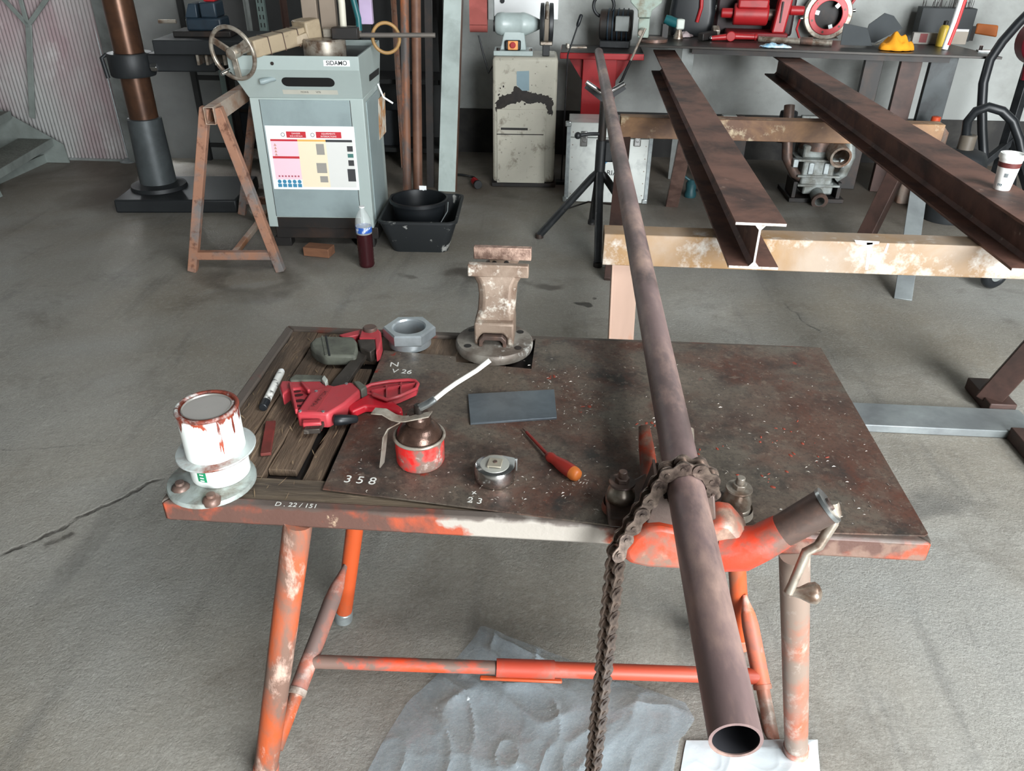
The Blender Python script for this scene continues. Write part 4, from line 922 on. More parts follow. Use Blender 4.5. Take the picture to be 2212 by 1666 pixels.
band(.006, .024, K['cupteal'], 'print_patch', math.radians(190), math.radians(222)); band(.048, .062, mat('grey_print', (110, 116, 118), .5), 'print_patch', math.radians(215), math.radians(238))
add('lid', MB().lathe([(cr1 + .0025, chh - .004), (cr1 + .004, chh), (cr1 + .0035, chh + .006), (cr1 + .001, chh + .014), (cr1 - .003, chh + .0135), (cr1 - .006, chh + .008), (.001, chh + .0075)], n=36), K['cupw'], cup, smooth=40)
q = MB(); q.hexa([(-.03, -.012, chh + .008), (.03, -.012, chh + .008), (.024, .03, chh + .008), (-.024, .03, chh + .008), (-.026, -.008, chh + .009), (.026, -.008, chh + .009), (.02, .03, chh + .016), (-.02, .03, chh + .016)])
add('drinking_ledge', q, K['cupw'], cup, bevel=.003)

# ============================================================ PLASTIC SHEET ON THE FLOOR
def noise3(x, y, s):
    from mathutils import noise as nz
    return nz.noise(V((x * s, y * s, s)))
def plastic(rows, amp, seed, lift):
    mb = MB(); nu, nv = 110, 120
    ys = [r[0] for r in rows]
    def edge(y, k):
        for a, b_ in zip(rows, rows[1:]):
            if a[0] <= y <= b_[0]: t = (y - a[0]) / (b_[0] - a[0]); return a[k] + (b_[k] - a[k]) * t
        return rows[-1][k]
    def fn(u, v):
        y = ys[0] + (ys[-1] - ys[0]) * v; xa, xb = edge(y, 1), edge(y, 2); P = px(xa + (xb - xa) * u, y, 0)
        from mathutils import noise as nz
        w1 = nz.noise(V((P.x * 2.2, P.y * 2.2, seed + 7))) * .5
        def ridge(sx, sy, p, o): return max(0, 1 - abs(nz.noise(V((P.x * sx + w1 * 2 + o, P.y * sy + w1 * 2, seed + o)))) * 3.2) ** p
        h = ridge(3.2, 4.2, 2.2, 0) * .9 + ridge(7.5, 5.5, 3, 5) * .5 + ridge(16, 13, 2.5, 9) * .10 + .12 * nz.noise(V((P.x * 5, P.y * 5, seed)))
        e = min(1, min(u, 1 - u, v * 2) * 6)
        return (P.x, P.y, .004 + lift * e + amp * max(0, h) * (.35 + .65 * e))
    return mb.grid(fn, nu, nv)
def plastic_mat(name, alpha, c):
    m = mat(name, c, .13, vary=.0, alpha=alpha, bump=.002, bs=16); b = m.node_tree.nodes['Principled BSDF']; b.inputs['Specular IOR Level'].default_value = .9
    return m
ps = add('plastic_sheet', plastic([(1358, 1038, 1046), (1385, 1020, 1120), (1420, 990, 1210), (1470, 935, 1330), (1520, 880, 1480), (1560, 855, 1500), (1592, 836, 1478), (1600, 832, 1468), (1666, 798, 1455), (1800, 740, 1440), (1900, 720, 1430)], .020, 3, .003), plastic_mat('translucent_film', .36, (168, 184, 194)), smooth=25)
tag(ps, 'crumpled translucent plastic sheet on the floor under the table', 'plastic sheet')
ps2 = add('plastic_bag', plastic([(1602, 1482, 1765), (1620, 1478, 1766), (1666, 1470, 1770), (1760, 1460, 1780), (1860, 1450, 1790)], .010, 8, .002), plastic_mat('white_film', .94, (226, 236, 240)), smooth=25)
tag(ps2, 'white plastic bag spread under the right table leg', 'plastic bag')
# ============================================================ SAW ON ITS CABINET
S0 = px(582, 490, .13); S1 = px(808, 493, .13); sa = math.atan2(S1.y - S0.y, S1.x - S0.x)
saw = thing('cut_off_saw', 'grey-green metal cut-off saw on a cabinet with a safety poster', 'saw', (S0.x, S0.y, 0), sa)
F = Fr(saw); SW = (S1 - S0).length; SD = .56
zc0 = F.v(660, 212, 0).z; e_ = .085
z1 = F.v(640, 151, -e_).z; z2 = F.v(640, 121, -e_).z
add('cabinet_body', MB().box(0, SW, 0, SD, .13, zc0), K['sawlight'], saw, bevel=.004)
pl = F.v(566, 330, 0).x; pr = F.v(789, 330, 0).x
pl, pr = .055, SW - .075
zb = F.v(700, 468, 0).z
add('door', MB().box(pl, pr, -.006, .001, zb, zc0 - .01), K['sawpaint'], saw, bevel=.002)
for u_ in (pl - .002, pr + .002): add('door_seam', MB().box(u_ - .0015, u_ + .0015, -.001, .002, zb, zc0 - .01), K['dark'], saw)
add('plinth_gap', MB().box(pl, pr, -.0012, .002, .132, zb - .006), K['dark'], saw)
add('side_door', MB().box(SW - .001, SW + .005, .07, SD - .11, .16, zc0 - .03), K['sawpaint'], saw, bevel=.002)
# flared chip tray
def rect(a, b_, c_, d_, z): return [V((a, c_, z)), V((b_, c_, z)), V((b_, d_, z)), V((a, d_, z))]
es = .055
mb = MB(); mb.loft([rect(0, SW, 0, SD, zc0), rect(-es, SW + es * .2, -e_, SD + .03, z1), rect(-es, SW + es * .2, -e_, SD + .03, z2), rect(-es + .012, SW + es * .2 - .012, -e_ + .012, SD + .018, z2), rect(-es + .012, SW + es * .2 - .012, -e_ + .012, SD + .018, z2 - .035)])
tr = add('chip_tray', mb, K['sawlight'], saw, smooth=20, bevel=.002)
add('tray_floor', MB().box(-es + .013, SW + es * .2 - .013, -e_ + .013, SD + .017, z2 - .034, z2 - .030), K['oil'], tr)
# slot in the sloping front
def slope(u_, t): return V((u_, -e_ * t - .0012, zc0 + (z1 - zc0) * t))
def slotpts(u0, u1, t0, t1, n=8):
    r = (t1 - t0) / 2; tm = (t0 + t1) / 2; k = r * math.hypot(e_, z1 - zc0); o = []
    for i in range(n + 1): a = math.pi / 2 - math.pi * i / n; o.append(slope(u1 - k + k * math.cos(a), tm + r * math.sin(a)))
    for i in range(n + 1): a = -math.pi / 2 - math.pi * i / n; o.append(slope(u0 + k + k * math.cos(a), tm + r * math.sin(a)))
    return o
us0, us1 = F.v(610, 180, -.04).x, F.v(724, 180, -.04).x
add('handle_slot', MB().poly(slotpts(us0, us1, .42, .74)), mat('slot_dark', (18, 18, 18), .7), tr)
ls = [slope(us0 - .01, .14), slope(us1 + .005, .14), slope(us1 + .005, .30), slope(us0 - .01, .30)]
st_ = add('speed_scale', MB().poly(ls), mat('pale_sticker', (186, 184, 172), .5), tr)
text('scale_print', 'MOINS          VITE', .014, TR((us0 / 2 + us1 / 2, slope(0, .22).y - .0006, slope(0, .22).z)) @ RX_(math.pi / 2 - math.atan2(e_, z1 - zc0) * -1), K['dark'], st_, depth=.0001)
kp = slope(F.v(572, 182, -.06).x, .62); add('lever_knob', MB().tube([kp + V((.075, .02, .012)), kp + V((.03, -.012, .006)), kp + V((0, -.03, 0)), kp + V((-.015, -.034, -.002))], [.012, .013, .017, .014], n=14), K['sawpaint'], saw, smooth=60)
# maker's plate on the lip
pz_ = (z1 + z2) / 2; um = F.v(728, 133, -e_).x
npl = add('name_plate', MB().box(um - .072, um + .066, -e_ - .0025, -e_ + .001, pz_ - .014, pz_ + .016), K['white'], tr)
text('lettering', 'SIDAMO', .030, TR((um - .003, -e_ - .0028, pz_ + .001)) @ RX_(math.pi / 2), K['black'], npl, bold=.0004)
q = F.v(588, 137, -e_); add('tray_bolt', MB().cyl((q.x, -e_ - .005, q.z), (q.x, -e_, q.z), .009, n=12), K['dark'], tr)
# side slot and side labels
sx = SW + .010
def side(px_, py_): return F.u(px_, py_, SW + .006)
a, b_, c_, d_ = side(797, 162), side(818, 146), side(818, 160), side(798, 176)
add('side_slot', MB().poly([V((SW + es * .2 * .6 + .002, p.y, p.z)) for p in (a, b_, c_, d_)]), mat('slot_dark2', (18, 18, 18), .7), tr)
a, b_, c_, d_ = side(817, 215), side(831, 200), side(834, 285), side(820, 302)
sp = add('side_poster', MB().hexa([V((SW + .0055, p.y, p.z)) for p in (a, b_, c_, d_)] + [V((SW + .0068, p.y, p.z)) for p in (a, b_, c_, d_)]), mat('orange_print', (206, 150, 96), .6, c2=(226, 216, 200), s=14, t=.5, w=.06, c3=(170, 60, 40), s3=20, t3=.62), saw)
# the safety poster with its printed blocks
TL, TRr, BR, BL = (574, 268), (767, 277), (775, 414), (589, 405)
vP = -.0072
cP = [F.v(*p, vP) for p in (TL, TRr, BR, BL)]
u0 = (cP[0].x + cP[3].x) / 2; u1 = (cP[1].x + cP[2].x) / 2; w0 = (cP[2].z + cP[3].z) / 2; w1 = (cP[0].z + cP[1].z) / 2
po = add('safety_poster', MB().box(u0, u1, vP - .0006, -.006, w0, w1), K['white'], saw)
po['label'] = 'white safety poster with red, pink, beige and grey panels'
def blk(a, b_, c_, d_, colr, nm='print_block', e=.0010):
    key = 'pr%d_%d_%d' % colr
    if key not in K: K[key] = mat(key, colr, .6, vary=.02)
    return add(nm, MB().box(u0 + (u1 - u0) * a, u0 + (u1 - u0) * b_, vP - e, vP - .0005, w1 - (w1 - w0) * d_, w1 - (w1 - w0) * c_), K[key], po, smooth=0)
PR, PK, BE, GY, BK = (190, 44, 54), (236, 202, 214), (236, 220, 192), (216, 216, 212), (52, 52, 54)
blk(.23, .45, .085, .18, PR); blk(.565, .85, .085, .18, PR)
blk(.04, .345, .22, .84, PK); blk(.345, .665, .22, .96, BE); blk(.665, .97, .22, .96, GY)
blk(.04, .345, .205, .235, PR, e=.0013); blk(.04, .345, .47, .505, PR, e=.0013); blk(.345, .665, .205, .235, (226, 176, 96), e=.0013); blk(.665, .965, .205, .24, BK, e=.0013)
for k in range(5): blk(.055 + k * .058, .10 + k * .058, .91, .965, (60, 130, 164), e=.0013)
for k in range(5):
    add('pictogram', MB().lathe([(.011, 0), (.011, .0008)], TR((u0 + (u1 - u0) * (.078 + k * .058), vP - .0005, w1 - (w1 - w0) * .875)) @ RX_(math.pi / 2), n=18), K['pr60_130_164'], po)
for (a, b_, c_, d_) in ((.55, .64, .27, .44), (.53, .645, .57, .73), (.555, .645, .78, .88)): blk(a, b_, c_, d_, (150, 146, 140), 'picture', .0013)
for (a, b_, c_, d_) in ((.90, .965, .30, .385), (.90, .965, .52, .61), (.88, .97, .66, .86)): blk(a, b_, c_, d_, (58, 58, 60), 'picture', .0013)
blk(.90, .965, .42, .48, (70, 116, 110), 'picture', .0013)
for k in range(4): add('warning_triangle', MB().prism([(-.008, -.007), (.008, -.007), (0, .008)], 0, .0008, TR((u0 + (u1 - u0) * .085, vP - .0006, w1 - (w1 - w0) * (.29 + k * .05))) @ RX_(math.pi / 2)), mat('triangle_ochre', (206, 150, 140), .6) if k == 0 else bpy.data.materials['triangle_ochre'], po)
for k in range(7): blk(.075 + .037 * k, .095 + .037 * k, .775, .80, (170, 80, 96), 'print_mark', .0013)
for k in range(2):
    add('ban_sign', MB().torus((u0 + (u1 - u0) * (.19 + k * .335), vP - .0008, w1 - (w1 - w0) * .135), (0, 1, 0), .010, .0012, n=20, m=6), K['dark'], po)
def prt(s, a, c_, size, mt=None): text('printed_words', s, size, TR((u0 + (u1 - u0) * a, vP - .0015, w1 - (w1 - w0) * c_)) @ RX_(math.pi / 2), mt or K['white'], po, depth=.0001)
prt('DANGER', .34, .115, .012); prt('SCIE A METAUX', .34, .155, .010); prt('EQUIPEMENTS', .705, .115, .012); prt('INTERDICTIONS', .705, .155, .012)
# base frame under the cabinet, legs
add('base_frame', MB().box(.03, SW + .02, .02, SD - .02, .055, .128), K['dark'], saw, bevel=.004)
for uu in (.06, SW - .06):
    for vv in (.07, SD - .08): add('base_leg', MB().box(uu - .05, uu + .05, vv - .04, vv + .04, 0, .056), K['dark'], saw, bevel=.003)
# working head on top of the tray
T0 = F.z(700, 108, z2 + .005); rt_ = 45 / ppm(saw.matrix_basis @ T0)
add('turntable', MB().lathe([(rt_ * 1.0, z2 - .03), (rt_ * 1.02, z2 + .02), (rt_ * 1.02, z2 + .055), (rt_ * .96, z2 + .062), (rt_ * .2, z2 + .062)], TR((T0.x, T0.y + .02, 0)), n=36), K['dullsteel'], saw, smooth=40)
K['beige'] = mat('dusty_beige_casting', (158, 142, 118), .55, c2=(124, 108, 88), s=8, t=.58, w=.1, c3=(96, 84, 70), s3=20, t3=.68)
W0 = F.v(503, 115, -.16); dv = V((.62, .70, .12)).normalized()
V0 = W0 + dv * .10; V1 = W0 + dv * .50
vb = add('vise_slide', MB().bar(V0, V1, .10, .085), K['beige'], saw, bevel=.008)
for t in (.22, .45, .68): add('slide_groove', MB().bar(V0.lerp(V1, t), V0.lerp(V1, t + .012), .104, .089), K['castdark'], vb)
add('slide_head', MB().bar(V0.lerp(V1, .80), V0.lerp(V1, 1.05) , .135, .14), K['beige'], saw, bevel=.01)
add('clamp_arm', MB().bar(F.v(595, 103, .06), F.v(665, 78, .12), .05, .045), K['beige'], saw, bevel=.005)
wv_ = V((.32, .92, .16)).normalized()
wz = add('handwheel', MB().torus(W0, wv_, .128, .011, n=44, m=10), K['dullsteel'], saw, smooth=70)
hubm = MB().cyl(W0 - wv_ * .02, W0 + wv_ * .05, .03, n=20); add('hub', hubm, K['dullsteel'], wz, bevel=.003)
Bm = basis(wv_).to_3x3()
for a in (30, 150, 270):
    d3 = Bm @ V((math.cos(math.radians(a)), math.sin(math.radians(a)), 0)); add('spoke', MB().bar(W0 + d3 * .02, W0 + d3 * .125, .034, .012, up=wv_), K['dullsteel'], wz, bevel=.003)
d3 = Bm @ V((math.cos(math.radians(-60)), math.sin(math.radians(-60)), 0)); q = F.v(520, 142, W0.y - .02)
add('wheel_handle', MB().cyl(W0 + d3 * .1 - wv_ * .002, W0 + d3 * .1 - wv_ * .07, .012, .010, n=14), K['chrome'], wz, bevel=.002)
add('screw_shaft', MB().cyl(W0, V0 + dv * .05, .016), K['dullsteel'], saw)
for (xa, xb, yb) in ((655, 688, 56), (694, 728, 60)):
    a = F.v(xa, yb, .22); b_ = F.v(xb, yb, .22); add('saw_arm', MB().box(a.x, b_.x, .22, .27, a.z - .02, a.z + .62), mat('brown_grey_arm', (142, 128, 114), .45, metal=.3), saw, bevel=.004)
a = F.v(700, 82, .16); b_ = F.v(770, 66, .16); add('jaw_block', MB().box(a.x, b_.x, .14, .30, z2 + .062, b_.z + .01), K['dullsteel'], saw, bevel=.006)
a = F.v(727, 86, .10); add('jaw_block', MB().box(a.x - .02, a.x + .12, .08, .14, z2 + .062, z2 + .12), K['dark'], saw, bevel=.004)
a = F.v(742, 62, .18); add('coolant_hose', MB().tube([a, a + V((.003, 0, .12)), a + V((-.003, 0, .30)), a + V((.03, .03, .55))], .019, n=12), mat('cream_hose', (206, 202, 186), .5), saw, smooth=70)
a = F.v(793, 52, .30); add('blade_guard', MB().box(a.x - .035, a.x + .035, .28, .33, a.z, a.z + .5), mat('lilac_guard', (168, 150, 178), .45), saw, bevel=.004)
a = F.v(774, 40, .26); add('switch_arm', MB().tube([a + V((0, 0, -.06)), a, a + V((-.02, 0, .1)), a + V((-.02, .02, .4))], .017, n=10), K['greenblue'], saw, smooth=70)
a = F.v(738, 76, .20); b_ = F.v(940, 76, .20); rod = add('stop_rod', MB().cyl(a, b_, .0125, n=14), mat('grey_rod', (112, 106, 100), .45, metal=.4), saw)
c3 = F.v(834, 82, .30); add('yellow_hose', MB().torus(c3, (.5, -1, .25), .078, .010, n=36, m=10), mat('amber_hose', (150, 116, 70), .45), saw, smooth=70)
a = F.v(852, 180, SD - .08); add('power_cable', MB().tube([V((SW + .006, SD - .1, a.z)), V((SW + .03, SD - .08, a.z - .08)), V((SW + .08, SD - .05, a.z - .12))], .006, n=8), K['white'], saw, smooth=70)
# timber block under the frame
Bk = px(685, 556); tbk = add('timber_block', MB().box(-.085, .075, 0, .09, 0, .053, TR((0, 0, .001))), mat('rough_timber', (134, 92, 66), .8, c2=(98, 66, 48), s=9, t=.5, w=.15, stretch=(.4, 2, 2), bump=.002, bs=60), bevel=.003)
tbk.location = (Bk.x, Bk.y, 0); tbk.rotation_euler = (0, 0, -.15); tag(tbk, 'short brown timber block on the floor before the saw base', 'wood block')
# ============================================================ BOTTLE, TUB, BUCKET
Bo = px(793, 574); bt = thing('plastic_bottle', 'clear plastic bottle half full of dark red liquid by the saw', 'bottle', (Bo.x, Bo.y, 0))
rB = .045
prof = [(rB * .86, .0005), (rB, .012)]
for k in range(9): prof += [(rB, .02 + k * .019), (rB * .965, .029 + k * .019)]
add('liquid', MB().lathe(prof + [(rB * .97, .196), (.001, .197)], n=28), mat('dark_red_liquid', (50, 18, 22), .12, vary=.05), bt, smooth=60)
shell = add('shell', MB().lathe([(rB, .196), (rB, .255), (rB * .92, .28), (rB * .6, .312), (rB * .32, .332), (rB * .30, .35)], n=28, cap=False), mat('clear_pet', (226, 232, 230), .12, vary=0, alpha=.3), bt, smooth=60)
add('label_band', MB().loft([ringpts(rB * 1.012, .205, 30), ringpts(rB * 1.012, .238, 30)], cap=False), mat('blue_label', (44, 92, 178), .5, c2=(214, 222, 232), s=22, t=.56, w=.04), bt, smooth=60)
add('neck_ring', MB().lathe([(rB * .36, .343), (rB * .36, .349)], n=20), K['white'], bt)
t0, t1 = px(848, 543), px(967, 545); tub = thing('mortar_tub', 'black rectangular mortar tub spattered with white, holding a bucket', 'tub', ((t0.x + t1.x) / 2, t0.y, 0), math.atan2(t1.y - t0.y, t1.x - t0.x))
TW = (t1 - t0).length / 2; Ft2 = Fr(tub); fl = .055; TD = .44; tz = .205
def rrect(hw, v0, v1, z, r=.05, n=5):
    o = []
    for cx_, cy2, a0 in ((hw - r, v0 + r, -90), (hw - r, v1 - r, 0), (-hw + r, v1 - r, 90), (-hw + r, v0 + r, 180)):
        for k in range(n + 1): a = math.radians(a0 + 90 * k / n); o.append(V((cx_ + r * math.cos(a), cy2 + r * math.sin(a), z)))
    return o
mb = MB(); mb.loft([rrect(TW, 0, TD, .001), rrect(TW + fl, -fl, TD + fl, tz - .03), rrect(TW + fl, -fl, TD + fl, tz), rrect(TW + fl - .004, -fl + .004, TD + fl - .004, tz), rrect(TW - .004, .004, TD - .004, .008)])
add('shell', mb, K['tub'], tub, smooth=40)
mb = MB(); R1 = rrect(TW + fl + .012, -fl - .012, TD + fl + .012, tz); R2 = rrect(TW + fl - .002, -fl + .002, TD + fl - .002, tz); mb.loft([[p - V((0, 0, .012)) for p in R1], R1, [p + V((0, 0, .002)) for p in R2], [p - V((0, 0, .012)) for p in R2]], cap=False); add('rim', mb, K['tub'], tub, smooth=50)
bu = thing('bucket', 'black builder bucket standing inside the mortar tub', 'bucket', tuple((tub.matrix_basis @ V((-.02, .22, .010)))))
Fb = Fr(bu); br = .165; bz = .255
add('shell', MB().lathe([(br * .8, 0), (br, bz), (br + .012, bz), (br + .012, bz - .02), (br + .004, bz - .02), (br - .006, bz - .001), (br * .8 - .005, .006), (.001, .006)], n=36, cap=False), K['blackplastic'], bu, smooth=40)
add('tag', MB().box(-.025, .02, br * .96, br * .98, bz - .03, bz + .025), K['white'], bu)
hpts = [V((br * math.cos(t), -br * .35 * math.sin(t) - .12 * math.sin(t), bz - .03 - .10 * math.sin(t))) for t in [math.pi * k / 12 for k in range(13)]]
hpts = [V((br + .014, -.01, bz - .02)), V((br + .016, -.06, bz - .06)), V((br * .9, -.13, bz - .11)), V((br * .55, -.175, bz - .14))]
add('wire_handle', MB().tube(hpts, .0032, n=8), K['galv'], bu, smooth=70)
# ============================================================ RUSTY SAW HORSE
fa, fb_ = px(412, 591), px(605, 589); hA = (fa + fb_) / 2
ho = thing('steel_sawhorse', 'rusty welded steel sawhorse standing in front of the saw', 'sawhorse', (hA.x, hA.y, 0), .09)
I = ho.matrix_basis.inverted(); la_, lb_ = I @ fa, I @ fb_
Fh2 = Fr(ho); zr_ = Fh2.v(452, 232, -.02).z; xr_ = Fh2.v(452, 250, -.02).x
add('rail', boxtube(-.02, 1.10, -.026, .026, zr_ - .085, zr_, .004), K['rusttop'], ho, bevel=.002)
o = ho.children[-1]; o.data.transform(TR((xr_, 0, 0)) @ RZ_(math.pi / 2))
for vv in (0.03, 1.02):
    for s, q in ((-1, la_), (1, lb_)):
        add('leg', MB().bar(V((xr_ + s * .030, vv, zr_ - .01)), V((q.x, vv, .002)), .048, .048, up=(0, 1, 0)), K['rust'], ho, bevel=.003)
    zb_ = Fh2.v(500, 548, vv).z if vv < .5 else .1; tq = (zr_ - zb_) / zr_
    add('cross_brace', MB().bar(V((xr_ + (la_.x - xr_) * tq, vv, .095)), V((xr_ + (lb_.x - xr_) * tq, vv, .095)), .04, .045), K['rust'], ho, bevel=.003)
add('strut', MB().bar(V((0, .05, .10)), V((.0, 1.0, .10)), .03, .03), K['rusttop'], ho, bevel=.002)
# ============================================================ PILLAR DRILL
D0 = px(345, 404, .09); dr = thing('pillar_drill', 'old dark pillar drill with a heavy cast base plate', 'drill press', (D0.x, D0.y, 0), .10)
Fd = Fr(dr); sD = 1 / ppm(D0)
a = Fd.z(272, 442, 0); b_ = Fd.z(515, 470, 0)
add('base_plate', MB().box(a.x + .01, a.x + .82, -.30, .28, 0, .09), K['darkcast'], dr, bevel=.012)
zsl = Fd.v(330, 255, 0).z; rs = 33 * sD
add('foot_flange', MB().lathe([(rs * 1.75, .088), (rs * 1.7, .115), (rs * 1.2, .125), (rs * 1.15, .13)], n=30), K['darkcast'], dr, smooth=40)
add('sleeve', MB().lathe([(rs * 1.12, .12), (rs * 1.08, zsl * .5), (rs * 1.02, zsl), (rs * .9, zsl + .004)], n=30), mat('grey_casting', (84, 90, 92), .45, metal=.3, c2=(64, 68, 70), s=6, t=.5, w=.15), dr, smooth=40)
add('column', MB().cyl((0, 0, .1), (0, 0, 2.1), rs * .86, n=30), mat('brown_oiled_column', (94, 66, 50), .28, metal=.5, c2=(72, 52, 42), s=8, t=.5, w=.15), dr, smooth=40)
zk0, zk1 = Fd.v(315, 163, 0).z, Fd.v(310, 113, 0).z
add('clamp_collar', MB().lathe([(rs * 1.25, zk0), (rs * 1.3, zk0 + .01), (rs * 1.3, zk1 - .01), (rs * 1.25, zk1)], n=30), K['darkcast'], dr, smooth=40)
add('collar_lever', MB().tube([V((-rs * 1.3, -.02, zk1 - .01)), V((-rs * 1.55, -.04, zk1 - .03)), V((-rs * 1.4, -.05, zk0 - .01))], .013, n=10), K['darkcast'], dr, smooth=60)
add('clamp_bolt', MB().cyl((rs * 1.3, -.05, (zk0 + zk1) / 2 - .01), (rs * 1.7, -.05, (zk0 + zk1) / 2 - .01), .028, n=6), K['chrome'], dr, bevel=.003)
add('table_arm', MB().box(rs * 1.2, .55, -.06, .10, zk0 + .03, zk1 - .0), K['darkcast'], dr, bevel=.01)
zt0, zt1 = Fd.v(400, 116, -.12).z, Fd.v(400, 84, -.12).z
tbx = Fd.v(338, 100, -.12).x
wt = add('drill_table', MB().box(tbx, tbx + .62, -.18, .32, zt0, zt1), K['darkcast'], dr, bevel=.006)
for k in range(4): add('table_rib', MB().box(tbx + .25 + k * .055, tbx + .265 + k * .055, -.17, .2, zt0 - .06, zt0), K['dullsteel'], wt)
vdr = thing('machine_vise', 'dark blue machine vise clamped on the pillar drill table', 'vise', tuple(dr.matrix_basis @ V((tbx + .28, .05, zt1 + .001))), .1)
K['navy'] = mat('dark_blue_casting', (36, 52, 64), .45, c2=(26, 34, 42), s=8, t=.5, w=.2)
add('base', MB().box(-.19, .17, -.1, .12, 0, .035), K['dark'], vdr, bevel=.005)
add('body', MB().box(-.10, .12, -.09, .10, .035, .11), K['navy'], vdr, bevel=.012)
add('fixed_jaw', MB().box(.00, .10, -.09, .09, .11, .20), K['navy'], vdr, bevel=.01)
add('moving_jaw', MB().hexa([(-.10, -.09, .11), (-.02, -.09, .11), (-.02, .09, .11), (-.10, .09, .11), (-.07, -.08, .19), (-.02, -.08, .19), (-.02, .08, .19), (-.07, .08, .19)]), K['navy'], vdr, bevel=.006)
add('grip_block', MB().box(.02, .09, -.05, .06, .20, .28), K['red'], vdr, bevel=.006)
add('handle', MB().cyl((-.19, 0, .08), (-.30, 0, .08), .012), K['dullsteel'], vdr)
# ============================================================ STORAGE RACK WITH ADDED DARK BACKING, STANDING STOCK
YR = 6.22
rk = thing('storage_rack', 'storage rack with slotted uprights and an added dark backing behind the saw', 'rack', (-2.0, YR, 0))
K['shade'] = mat('dark_rack_and_shade', (36, 37, 37), .7, c2=(28, 29, 29), s=3, t=.5, w=.2)
wadd(rk, 'shade_backing', MB().box(-2.95, -.93, 6.66, 6.70, .02, 2.3), K['shade'])  # dark sheet added where the wall lies in shade
for k, zz in enumerate((.10, .62, 1.55)): wadd(rk, 'shelf', MB().box(-2.95, -.95, 6.26, 6.655, zz, zz + .035), K['shade'], bevel=.003)
for xx in (460, 566):
    a = pxy(xx, 40, YR); up_ = wadd(rk, 'upright', MB().box(a.x - .03, a.x + .03, YR, YR + .035, 0, 2.3), mat('slotted_green_grey', (112, 128, 124), .5) if xx == 460 else bpy.data.materials['slotted_green_grey'], bevel=.002)
    for k in range(22):
        for s in (-.013, .013): wadd(rk, 'upright_slot', MB().box(a.x + s - .004, a.x + s + .004, YR - .001, YR + .002, .9 + .055 * k, .93 + .055 * k), K['dark'], up_)
for xx in (-2.93, -.97): wadd(rk, 'upright', MB().box(xx - .02, xx + .02, YR + .01, YR + .05, 0, 2.3), K['shade'])
rr_ = random.Random(4)
BARS = ((-2.62, 1.42, .05, K['dark'], 'dark flat steel bar standing before the storage rack'), (-2.40, 1.30, .026, K['postgrey'], 'thin grey steel bar standing before the storage rack'),
        (-2.12, 1.48, .04, K['darkbrown'], 'brown steel angle standing before the storage rack'), (-1.52, 1.50, .07, K['black'], 'wide black flat bar standing before the storage rack'), (-1.30, 1.36, .032, K['rust'], 'rust red narrow bar standing before the storage rack'))
for xx, hgt, wdt, mt, lab in BARS:
    b_o = thing('steel_bar', lab, 'steel bar', (xx, 6.205, 0), 0, 'bars standing before the storage rack')
    add('bar', MB().box(-wdt / 2, wdt / 2, -.006, .006, .001, hgt), mt, b_o, bevel=.001)
    add('flange', MB().box(-wdt / 2, -wdt / 2 + .006, -.045, -.006, .001, hgt), mt, b_o)
# crates stowed on the rack
for k, (xx, w_, h_, cc) in enumerate(((-2.6, .42, .30, (46, 50, 54)), (-2.05, .36, .24, (60, 50, 44)), (-1.5, .40, .28, (40, 44, 48)))):
    cr8 = thing('tool_crate', ['dark blue-grey tool crate low in the storage rack', 'brown tool crate low in the storage rack', 'black tool crate low in the storage rack'][k], 'crate', (xx, 6.46, .1355))
    mt = mat('crate_%d' % k, cc, .6); hw = w_ / 2
    add('body', MB().loft([rect(-hw + .02, hw - .02, -.13, .13, 0), rect(-hw, hw, -.15, .15, h_), rect(-hw + .012, hw - .012, -.138, .138, h_), rect(-hw + .03, hw - .03, -.12, .12, .01)]), mt, cr8, bevel=.003)
    add('handle', MB().box(-.06, .06, -.165, -.148, h_ - .06, h_ - .035), K['dark'], cr8, bevel=.003)
def stand(name, label, x, y, ztop, r, mt, lean=(0, 0)):
    P = px(x, y); t = thing(name, label, 'pipe', (P.x, P.y, 0)); add('pipe_wall', MB().pipe((0, 0, .001), (lean[0], lean[1], ztop), r, r - .004), mt, t); return t
K['rustpipe'] = mat('rust_streaked_pipe', (122, 84, 64), .6, c2=(84, 80, 78), s=8, t=.5, w=.07, c3=(160, 92, 54), s3=12, t3=.6, w3=.06, stretch=(1, 1, .4))
stand('upright_pipe', 'orange-streaked rusty pipe leaning upright beside the saw', 880, 425, 2.1, .030, K['rustpipe'], (.0, .5))
stand('upright_pipe', 'even brown rusty pipe leaning upright next to the streaked one', 903, 425, 2.1, .033, mat('brown_pipe', (116, 82, 64), .55, c2=(96, 66, 52), s=6), (0, .5))
P = px(930, 405); cp = thing('channel_bar', 'dark steel channel leaning upright between pipes and white profile', 'steel bar', (P.x, P.y, 0))
add('web', MB().bar((0, 0, .001), (.0, .40, 2.1), .05, .006, up=(0, 1, 0)), K['dark'], cp); add('flange', MB().bar((.024, .01, .001), (.024, .41, 2.1), .005, .03, up=(0, 1, 0)), K['dark'], cp)
P0 = px(965, 414); cp = thing('sheet_profile', 'tall pale grey sheet metal profile leaning against the back wall', 'steel profile', (P0.x, P0.y, 0), -.04)
K['profile'] = mat('pale_profile', (172, 184, 180), .45, c2=(150, 160, 156), s=5, t=.58, w=.1, c3=(70, 76, 74), s3=12, t3=.72, w3=.03)
add('face', MB().bar((0, 0, .001), (.03, .62, 2.1), .125, .004, up=(0, 1, 0)), K['profile'], cp)
add('edge', MB().bar((.064, .03, .001), (.094, .65, 2.1), .004, .06, up=(0, 1, 0)), mat('brown_profile_edge', (98, 74, 62), .55), cp); add('edge', MB().bar((-.061, .03, .001), (-.031, .65, 2.1), .004, .06, up=(0, 1, 0)), K['profile'], cp)
